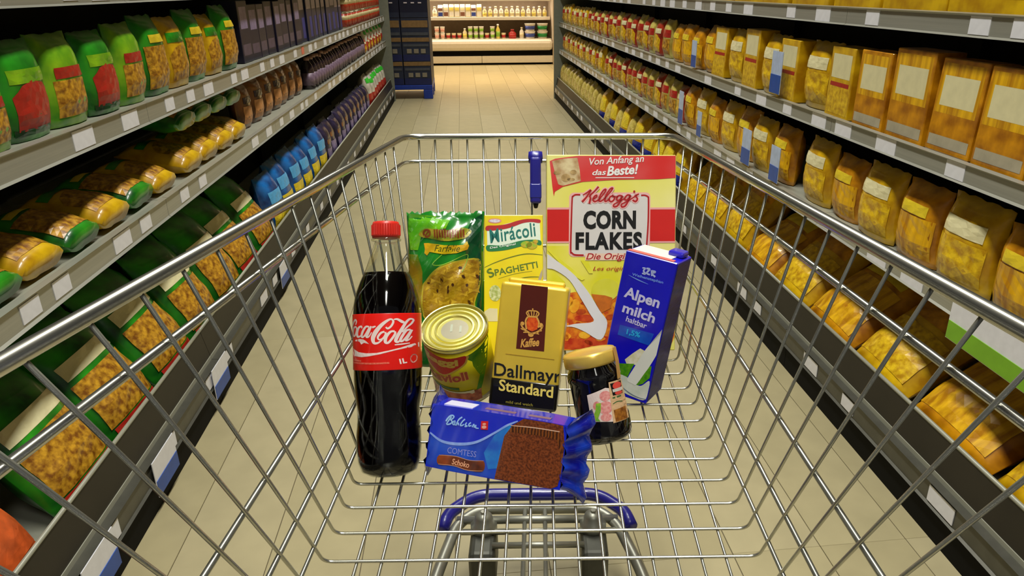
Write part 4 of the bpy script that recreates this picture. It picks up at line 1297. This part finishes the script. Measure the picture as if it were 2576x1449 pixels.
obj('label', lathe_me('label', [(r * .975, .0075), (r * .975, L - .0065)], 48), M('can_paper_yellow', 'D0C20E', rough=.4, hex2='BCAE0A', scale=30, spec=.3), it)
Rl = r * .975
X6 = lambda x, y: (1060 + x / 9.661, 880 + y / 9.661)
CA = aff(X6(90, 90), X6(1640, 0), X6(250, 1330), 2 * Rl, .083)


def cs(u, v, o):
    return cyl(Rl)(u, v + .0085, o)


for nm, shp, ly, mt in (
    ('green_field', poly([X6(1150, 70), X6(1640, -40), X6(1600, 500), X6(1500, 900), X6(1440, 1100), X6(1340, 1060), X6(1440, 680), X6(1380, 560), X6(1340, 460), X6(1300, 380), X6(1280, 250), X6(1200, 180)]), 1, M('can_green', '12701A', rough=.4, hex2='7AA012', scale=26, spec=.3)),
    ('heart_border', poly(soft([X6(60, 80), X6(300, 60), X6(700, 100), X6(1180, 60), X6(1185, 170), X6(1120, 280), X6(880, 440), X6(580, 600), X6(300, 500), X6(80, 410)])), 2, M('heart_cream', 'D2A83A', rough=.35, var=.08)),
    ('heart', poly(soft([X6(60, 60), X6(300, 40), X6(700, 80), X6(1120, 40), X6(1135, 170), X6(1060, 270), X6(860, 400), X6(580, 560), X6(310, 460), X6(70, 370)])), 3, M('heart_red', 'C4140A', rough=.4, var=.12, spec=.3)),
    ('brand_name', text2('Maggi', X6(-30, 350), X6(975, 330), 24, .045), 4, M('brand_yellow', 'D8B23A', rough=.35, var=.08)),
    ('product_halo', text2('Ravioli', X6(150, 860), X6(1200, 690), 26, .09), 2, M('halo_orange', 'DC9A3A', rough=.35, var=.05)),
    ('product_name', text2('Ravioli', X6(170, 850), X6(1185, 680), 24, .03), 3, M('ravioli_red', 'A82A0A', rough=.35, var=.08)),
    ('green_bar', poly([X6(330, 930), X6(940, 900), X6(950, 970), X6(330, 980)]), 2, M('can_bar_green', '1E5A10', rough=.35, var=.1)),
    ('ravioli_picture', poly([X6(60, 1010), X6(480, 1000), X6(900, 1040), X6(1450, 1030), X6(1470, 1330), X6(60, 1330)]), 3, M('ravioli_print', 'B4562A', rough=.35, hex2='7A1E10', scale=110, coat=.3)),
    ('plate_edge', poly([X6(280, 975), X6(700, 1010), X6(1290, 1000), X6(1300, 1090), X6(1240, 1100), X6(1180, 1060), X6(700, 1045), X6(280, 1015)]), 4, M('plate_edge_pale', 'C8BE9A', rough=.4, var=.1)),
):
    decal(nm, shp, CA, cs, ly, mt, it, fine=.007)

# ---------------------------------------------------------------- cola bottle
r, L = .0386, .285
it = empty('cola_bottle', pose(-.1735, .695, -.5085, 25.0, -1.0, 0))
tag(it, 'one litre cola bottle with red cap and red label leaning at the left', 'bottle')
pf = [(0, .006), (r * .35, .005), (r * .6, 0), (r * .80, .004), (r * .90, .014), (r * .955, .03), (r * .95, .045), (r * .91, .062), (r * .915, .075), (r * .97, .09), (r * .995, .105), (r, .118), (r, .182),
      (r * .985, .190), (r * .95, .199), (r * .89, .208), (r * .77, .220), (r * .64, .231), (r * .52, .242), (r * .42, .252), (r * .36, .258), (r * .335, .262), (r * .335, .266), (r * .44, .2665), (r * .44, .2685), (r * .335, .269), (r * .32, .272)]
obj('bottle_shell', mesh('bottle_shell', *lathe(pf, 40, False), smooth=True), clear_plastic('clear_pet'), it, 'clear plastic neck and shell')
lq = [(max(0, a - .0008), b + .0008) for a, b in pf if b < .229] + [(r * .65, .2295), (0, .2295)]
obj('cola', lathe_me('cola', lq, 40), M('cola_liquid', '050203', rough=.08, var=.2, spec=.25), it, 'dark cola')
obj('cap', lathe_me('cap', [(r * .30, .2695), (r * .405, .2695), (r * .415, .272), (r * .405, .285), (r * .38, .288), (0, .288)], 40), M('cap_red', 'CF2A1E', rough=.38, var=.08), it, 'red screw cap')
for k in range(30):
    a = 2 * math.pi * k / 30
    if math.sin(a) < .3:
        pass
rb = []
ribv, ribf = [], []
for k in range(36):
    a = 2 * math.pi * k / 36
    c, s_ = math.cos(a), math.sin(a)
    rr_ = r * .412
    wv = Vector((-s_, c, 0)) * .0006
    p = Vector((c, s_, 0))
    b0 = len(ribv)
    for zz, q in ((.2725, 0), (.2845, 0)):
        ribv += [p * rr_ - wv + Vector((0, 0, zz)), p * (rr_ + .0007) + Vector((0, 0, zz)), p * rr_ + wv + Vector((0, 0, zz))]
    ribf += [(b0, b0 + 1, b0 + 4, b0 + 3), (b0 + 1, b0 + 2, b0 + 5, b0 + 4)]
obj('cap_ribs', mesh('cap_ribs', ribv, ribf), MATS['cap_red'], it)
obj('label', lathe_me('label', [(r * 1.004, .1195), (r * 1.006, .120), (r * 1.006, .1815), (r * 1.004, .182)], 56), M('cola_red', 'E8160A', rough=.35, var=.06, scale=20, coat=.15), it, 'red label with white script')
# label print, traced flat: x 95..1590 across the bottle, y 65..1390 down the label
RL_ = r * 1.007


def LA(x, y):
    y2 = y + .04 * (x - 842)
    return ((x - 842) / 750 * RL_ * .985, .1815 - (y2 - 62) / 1325 * .0615)


I_cola = M('cola_white', 'EFDAD4', rough=.35, var=.04)
script = brush([
    [(250, 330, 26), (275, 250, 34), (240, 210, 44), (170, 285, 52), (128, 400, 48), (112, 550, 42), (116, 690, 34)],
    [(262, 375, 38), (195, 400, 46), (162, 500, 50), (172, 592, 46), (215, 596, 40), (262, 515, 42), (282, 430, 40), (255, 372, 36)],
    [(420, 410, 30), (410, 362, 38), (335, 400, 52), (288, 520, 66), (305, 608, 56), (370, 600, 34), (440, 530, 22)],
    [(600, 372, 38), (525, 368, 46), (450, 470, 54), (412, 580, 54), (432, 622, 44), (490, 580, 40), (560, 470, 40), (606, 385, 40)],
    [(645, 355, 44), (580, 500, 58), (535, 605, 58), (590, 602, 30), (655, 500, 22)],
    [(670, 385, 48), (745, 355, 34)],
    [(965, 370, 34), (1005, 405, 44), (1075, 345, 44), (1118, 240, 44), (1075, 182, 40), (980, 230, 60), (850, 350, 82), (740, 500, 98), (682, 640, 92), (705, 748, 66), (790, 748, 44), (890, 670, 28)],
    [(935, 478, 42), (855, 515, 48), (792, 610, 46), (818, 672, 34), (900, 640, 42), (958, 550, 46), (950, 490, 40)],
    [(1145, 470, 46), (1060, 482, 50), (968, 600, 68), (950, 722, 66), (1010, 740, 50), (1090, 640, 50), (1150, 530, 46), (1148, 472, 40)],
    [(1130, 190, 30), (1200, 182, 48), (1290, 240, 64), (1350, 270, 36)],
    [(1505, 185, 34), (1440, 170, 42), (1370, 245, 50), (1280, 420, 66), (1190, 600, 72), (1162, 700, 66), (1215, 718, 42), (1290, 610, 26)],
    [(1505, 185, 34), (1465, 275, 38), (1380, 370, 34), (1290, 490, 24)],
    [(1445, 430, 42), (1370, 450, 48), (1290, 580, 54), (1250, 688, 52), (1290, 702, 42), (1370, 600, 42), (1445, 470, 42)],
    [(1470, 430, 42), (1410, 560, 56), (1358, 680, 56), (1415, 665, 30), (1470, 585, 22)],
])
swash = poly([(118, 745), (240, 690), (350, 665), (450, 672), (520, 710), (592, 778), (470, 752), (400, 795), (355, 728), (240, 722)])
wave = poly([(112, 830), (200, 920), (330, 980), (520, 1000), (760, 985), (1000, 930), (1250, 860), (1420, 790), (1580, 735), (1582, 850), (1450, 850), (1330, 875), (1100, 935), (850, 1010), (600, 1065), (400, 1095), (220, 1080), (112, 1030)])
for nm, shp, mt in (('script', join(script, swash, brush([[(1140, 792, 24), (1290, 772, 32), (1430, 750, 20)]])), I_cola), ('wave', wave, I_cola),
                    ('small_print', join(brush([[(150, 1172, 30), (390, 1190, 30)], [(150, 1240, 38), (600, 1240, 38), (1025, 1216, 38)]]), ), M('cola_pink', 'E87A66', rough=.35, hex2='D8482E', scale=900)),
                    ('volume_mark', text2('1L', (1240, 1250), (1375, 1225), 125, .05), I_cola), ('deposit_mark', poly(ell(1492, 1120, 62, 108, rot=.12)), M('cola_mark', 'D8A89C', rough=.35, hex2='B86A5A', scale=700))):
    decal(nm, shp, LA, cyl(RL_), 1, mt, it, fine=.007)

# ---------------------------------------------------------------- farfalle bag
w, h, t = .108, .222, .044
it = empty('pasta_bag', pose(-.136, .945, -.5166, 17.3, 0, -1))
FARF = it
tag(it, 'green farfalle pasta bag with clear window behind the ravioli tin', 'pasta bag')
me, T = bag_me('film', w, h, t, nu=28, nv=36, wr=.0048, seed=42, flare=.03)
obj('film', me, M('farfalle_green', '1F8A22', rough=.22, hex2='0B5A1C', scale=14, coat=.6, bump=.2), it)


def bs(u, v, o):
    return Vector((u * (1 + .03 * max(0, v / h - .85) / .15), -T(u, v) - o - .0006, v))


FA = aff((1020, 552), (1210, 552), (1024, 915), w, h)
G6 = lambda x, y: (1010 + x / 6.586, 580 + y / 6.586)
for nm, shp, ly, mt in (
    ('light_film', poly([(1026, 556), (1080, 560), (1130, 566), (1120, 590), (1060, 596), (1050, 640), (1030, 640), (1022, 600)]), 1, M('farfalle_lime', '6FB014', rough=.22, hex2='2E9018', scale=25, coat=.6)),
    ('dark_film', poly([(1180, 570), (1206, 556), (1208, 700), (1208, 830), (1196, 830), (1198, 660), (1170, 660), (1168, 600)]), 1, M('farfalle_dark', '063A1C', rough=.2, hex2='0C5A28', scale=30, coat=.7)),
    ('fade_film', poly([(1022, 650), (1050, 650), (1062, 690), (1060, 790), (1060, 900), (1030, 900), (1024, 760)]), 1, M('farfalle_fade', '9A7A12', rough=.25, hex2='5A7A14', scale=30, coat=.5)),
    ('window_border', poly(soft([G6(330, 1000), G6(400, 850), G6(540, 700), G6(720, 600), G6(900, 555), G6(1255, 525), G6(1290, 760), G6(1270, 980), G6(1200, 1200), G6(1160, 1500), G6(420, 1500)])), 2, M('farfalle_border', 'B8A82A', rough=.25, var=.1, coat=.4)),
    ('pasta_window', poly(soft([G6(350, 1010), G6(420, 870), G6(560, 725), G6(740, 625), G6(910, 580), G6(1235, 550), G6(1265, 760), G6(1245, 970), G6(1180, 1190), G6(1140, 1480), G6(440, 1480)])), 3, M('farfalle_pasta', 'C09A1E', rough=.3, hex2='8A620E', scale=65, coat=.6, detail=4)),
    ('pasta_shapes', poly(*[[G6(cx + dx, cy + dy) for dx, dy in ((-88, -44), (-18, -16), (18, -15), (92, -50), (80, 0), (96, 44), (18, 17), (-18, 17), (-92, 50), (-76, 0))]
                            for cx, cy in ((640, 730), (830, 690), (1030, 680), (1160, 640), (560, 860), (780, 830), (930, 780), (1120, 770), (480, 960), (700, 960), (900, 980), (1150, 880), (1010, 880), (600, 1080), (800, 1100), (1000, 1060), (1180, 1010), (500, 1160), (700, 1200), (900, 1180), (1080, 1160))]), 4, M('farfalle_bow', 'D2AE2E', rough=.3, hex2='AA8216', scale=120, coat=.6)),
    ('window_gaps', poly(*[[G6(*p) for p in ell(cx, cy, 26 + (cx * 7 % 19), 14 + (cy * 5 % 13), 5, cx * .7)] for cx, cy in ((440, 895), (670, 845), (850, 915), (965, 660), (1020, 795), (1075, 925), (590, 1015), (770, 960), (770, 1018), (1240, 800), (1110, 1190))]), 5, M('farfalle_gap', '4A2A0A', rough=.4, var=.2)),
    ('logo_field', poly(soft([G6(270, 150), G6(380, 70), G6(560, 75), G6(780, 90), G6(960, 50), G6(1130, 100), G6(1060, 200), G6(900, 240), G6(700, 255), G6(450, 215), G6(330, 200)])), 2, M('farfalle_logo_gold', 'A89A24', rough=.3, hex2='6E7A14', scale=80)),
    ('logo', brush([[G6(*p) + (5,) for p in ell(410, 140, 55, 50, 10)] + [G6(465, 140) + (5,)], [G6(380, 175) + (3,), G6(440, 110) + (4,)]] + [[G6(x, 80 + 10 * math.sin(x)) + (4.5,), G6(x + 12, 205 + 8 * math.sin(x * 2)) + (4.5,)] for x in range(540, 1041, 42)]), 3, M('farfalle_logo_red', '7A3A12', rough=.35, var=.15)),
    ('banner', poly([G6(360, 290), G6(440, 285), G6(560, 300), G6(700, 318), G6(860, 320), G6(1010, 315), G6(1070, 255), G6(1105, 330), G6(1080, 385), G6(900, 440), G6(700, 455), G6(560, 435), G6(460, 420), G6(420, 475), G6(375, 440), G6(385, 380)]), 2, M('farfalle_banner', 'D0B40C', rough=.3, hex2='D88A1A', scale=30)),
    ('variety_name', text2('Farfalle', G6(540, 415), G6(960, 415), 15, .0, .3), 3, M('farfalle_ink', '3A4A0A', rough=.4, var=.1)),
    ('bow_outline', brush([[G6(670, 460) + (1.4,), G6(520, 600) + (1.8,), G6(640, 620) + (2.2,), G6(800, 570) + (1.8,), G6(1060, 460) + (1.6,), G6(1075, 540) + (1.6,), G6(1000, 720) + (1.8,)]]), 6, M('bow_line', '8ABE3A', rough=.3, var=.1)),
):
    decal(nm, shp, FA, bs, ly, mt, it, fine=.006)

# ---------------------------------------------------------------- chocolate cake pack
w, h, t = .153, .0717, .050
it = empty('cake_pack', pose(-.0550, .6600, -.5025, 21.8, 2.6, -12.9))
tag(it, 'blue film-wrapped chocolate cake lying across the front of the groceries', 'cake pack')
M_cb = M('cake_blue', '0A10C4', rough=.18, hex2='1030C8', scale=9, coat=.8, bump=.08)
bm = bmesh.new()
bmesh.ops.create_cube(bm, size=1)
bmesh.ops.subdivide_edges(bm, edges=bm.edges[:], cuts=5, use_grid_fill=True)
for v in bm.verts:
    x, y, z = v.co
    e = max(abs(x), 0) * 2
    f = 1 - .03 * max(0, e - .6) / .4
    v.co = Vector((x * w, (y + .5) * t, (z * f + .5) * h))
obj('wrapper', bm_mesh(bm, 'wrapper', False), M_cb, it)


def fin(name, sgn, reach=.024):
    """Crimped end seal fanning out from the end of the pack."""
    n, m = 14, 4
    vs, fs = [], []
    for i in range(m + 1):
        a = i / m
        for k in range(n + 1):
            b = k / n - .5
            wid = h * (.92 + .55 * a ** 1.3)
            wob = .0028 * a * math.sin(k * 2.3 + i * .8)
            thick = (1 - a) * .5 * t
            yy = t / 2 + wob
            vs.append((sgn * (w / 2 + a * reach + .003 * math.sin(k * 1.7)), yy - thick - .0012, h / 2 + b * wid))
        for k in range(n + 1):
            b = k / n - .5
            wid = h * (.92 + .55 * a ** 1.3)
            wob = .0028 * a * math.sin(k * 2.3 + i * .8)
            thick = (1 - a) * .5 * t
            vs.append((sgn * (w / 2 + a * reach + .003 * math.sin(k * 1.7)), t / 2 + wob + thick + .0012, h / 2 + b * wid))
    N = n + 1
    for i in range(m):
        for k in range(n):
            a0, a1 = i * 2 * N + k, (i + 1) * 2 * N + k
            fs += [(a0, a0 + 1, a1 + 1, a1), (a0 + N + 1, a0 + N, a1 + N, a1 + N + 1)]
        for k in (0, n):
            a0, a1 = i * 2 * N + k, (i + 1) * 2 * N + k
            fs.append((a0, a1, a1 + N, a0 + N))
    for k in range(n):
        a0 = m * 2 * N + k
        fs.append((a0, a0 + 1, a0 + 1 + N, a0 + N))
    return obj(name, mesh(name, vs, fs, smooth=True), M('cake_fin_blue', '0C128E', rough=.15, hex2='1A4AD0', scale=40, coat=.9, bump=.1), it, 'crimped blue end seal')


fin('end_seal', -1, .0045)
fin('end_seal', 1)
A = aff((1070, 1030), (1435, 1085), (1050, 1180), w, h)
B5 = lambda x, y: (1000 + x / 4.155, 940 + y / 4.155)
pr('blue_lower_field', poly([B5(265, 680), B5(420, 760), B5(640, 780), B5(860, 750), B5(1060, 660), B5(1130, 640), B5(1000, 1120), B5(330, 1040), B5(215, 960)]), 1, M('cake_mid_blue', '0A1E9E', rough=.18, hex2='1450D2', scale=18, coat=.8))
pr('swoosh', brush([[B5(262, 660) + (4,), B5(400, 745) + (6,), B5(600, 775) + (7,), B5(800, 755) + (6,), B5(1000, 670) + (5,), B5(1140, 600) + (5,), B5(1260, 560) + (3,)]]), 3, M('cake_swoosh', '6E92E4', rough=.2, hex2='9AB4F0', scale=60, coat=.6))
pr('sky_field', poly([B5(1130, 615), B5(1200, 585), B5(1110, 760), B5(1040, 1010), B5(930, 1020), B5(880, 860), B5(1000, 690)]), 2, M('cake_sky', '2488D4', rough=.2, hex2='1850C0', scale=40, coat=.7))
pr('cake_picture', poly([B5(1330, 520), B5(1480, 520), B5(1650, 560), B5(1760, 610), B5(1810, 790), B5(1840, 950), B5(1790, 1060), B5(1700, 1180), B5(1620, 1250), B5(1300, 1200), B5(1000, 1120), B5(1040, 960), B5(1110, 700), B5(1200, 600)]), 3, M('cake_crumb', '86421C', rough=.3, hex2='4E200A', scale=420, coat=.6, detail=4), label='picture of chocolate loaf cake')
pr('cake_marble', poly([B5(1200, 600), B5(1480, 620), B5(1720, 660), B5(1840, 950), B5(1790, 1060), B5(1720, 1130), B5(1740, 900), B5(1690, 740), B5(1500, 700), B5(1160, 660)]), 4, M('cake_marble_brown', '7E4212', rough=.3, hex2='3E1C08', scale=90, kind='wave', coat=.6))
pr('cake_edge', brush([[B5(1180, 600) + (1.6,), B5(1450, 625) + (2.4,), B5(1720, 665) + (2,)], [B5(1340, 515) + (1.5,), B5(1600, 545) + (2.2,), B5(1760, 600) + (1.5,)]]), 5, M('cake_edge_light', 'E0B49A', rough=.25, var=.1, coat=.6))
H7 = lambda x, y: (1095 + x / 18.4, 1050 + y / 18.4)
bah = brush([[(250, 540, 60), (300, 480, 60), (420, 330, 70), (520, 230, 60)], [(230, 420, 70), (300, 320, 76), (430, 205, 76), (560, 170, 70), (640, 230, 66), (560, 320, 60), (470, 360, 54), (545, 430, 60), (480, 520, 64), (330, 558, 60), (250, 540, 50)],
             [(690, 410, 56), (610, 440, 56), (580, 540, 56), (640, 570, 52), (700, 470, 52), (690, 400, 50), (670, 520, 54), (710, 585, 52), (790, 530, 46)], [(1060, 250, 66), (900, 340, 66), (800, 480, 60), (750, 590, 56), (860, 500, 50), (870, 600, 56)],
             [(1200, 340, 66), (1080, 430, 60), (960, 590, 60), (1050, 610, 56), (1150, 560, 50)], [(1290, 490, 58), (1210, 580, 56), (1310, 640, 60), (1180, 660, 54)], [(1500, 490, 60), (1400, 560, 60), (1410, 640, 60), (1530, 610, 52)],
             [(1560, 690, 56), (1640, 570, 60), (1670, 640, 54), (1660, 700, 50), (1750, 610, 60), (1740, 715, 56), (1890, 740, 40)]])
pr('brand_name', ([H7(*v) for v in bah[0]], bah[1]), 4, M('cake_brand', '9CC8FA', rough=.3, var=.05, coat=.4), label='pale blue script brand name')
pr('brand_square', poly([H7(2010, 430), H7(2370, 440), H7(2350, 810), H7(1990, 790)]), 4, I_red)
pr('brand_figure', poly([H7(*p) for p in ell(2170, 560, 90, 45)], [H7(*p) for p in ell(2160, 690, 120, 70)]), 5, M('brand_pale', 'E8A898', rough=.4, var=.1))
pr('range_name', text2('COMTESS', B5(462, 860), B5(792, 905), 14, .0), 4, M('cake_letters', '8E94D8', rough=.3, var=.05))
pr('flavour_plate', poly(soft([B5(370, 880), B5(560, 895), B5(720, 935), B5(880, 940), B5(870, 1040), B5(700, 1030), B5(540, 985), B5(360, 970)])), 4, M('plate_copper', 'A84A1A', rough=.25, hex2='4A2010', scale=35, coat=.6))
pr('flavour_edge', brush([[B5(370, 880) + (1,), B5(560, 893) + (1.4,), B5(720, 932) + (1.4,), B5(880, 938) + (1,)], [B5(360, 968) + (1,), B5(540, 985) + (1.4,), B5(700, 1028) + (1.4,), B5(868, 1035) + (1,)]]), 5, M('plate_copper_edge', 'D09A7A', rough=.3, var=.1))
pr('flavour_name', text2('Schoko', B5(515, 970), B5(712, 1008), 14, .015, .1), 5, M('cake_peach', 'F0B088', rough=.3, var=.05))
obj('price_sticker', box_me('price_sticker', -w / 2 + .012, -w / 2 + .045, .004, .030, h - .0005, h + .0006), M('sticker_white', 'C8C8E0', rough=.4, var=.05), it, 'white sticker on the upper side')
for a, b in ((-.02, .015), (.03, .055)):
    obj('top_print', box_me('top_print', a, b, .012, .022, h - .0005, h + .0004), M('top_print_brown', '7A5A7A', rough=.3, var=.2), it)


# set every grocery item down on the basket wires
for o in [x for x in COL.objects if x.parent is None and x.name in ('cereal_box', 'spaghetti_box', 'coffee_pack', 'preserve_jar', 'ravioli_can', 'cola_bottle', 'cake_pack') or x is MILK or x is FARF]:
    inv = CART_M.inverted() @ o.matrix_world
    low = 9.0
    for ch in o.children:
        for v in ch.data.vertices:
            p = inv @ v.co
            low = min(low, p.z - CAM_H - zfl(p.y))
    o.location.z += .0024 - low
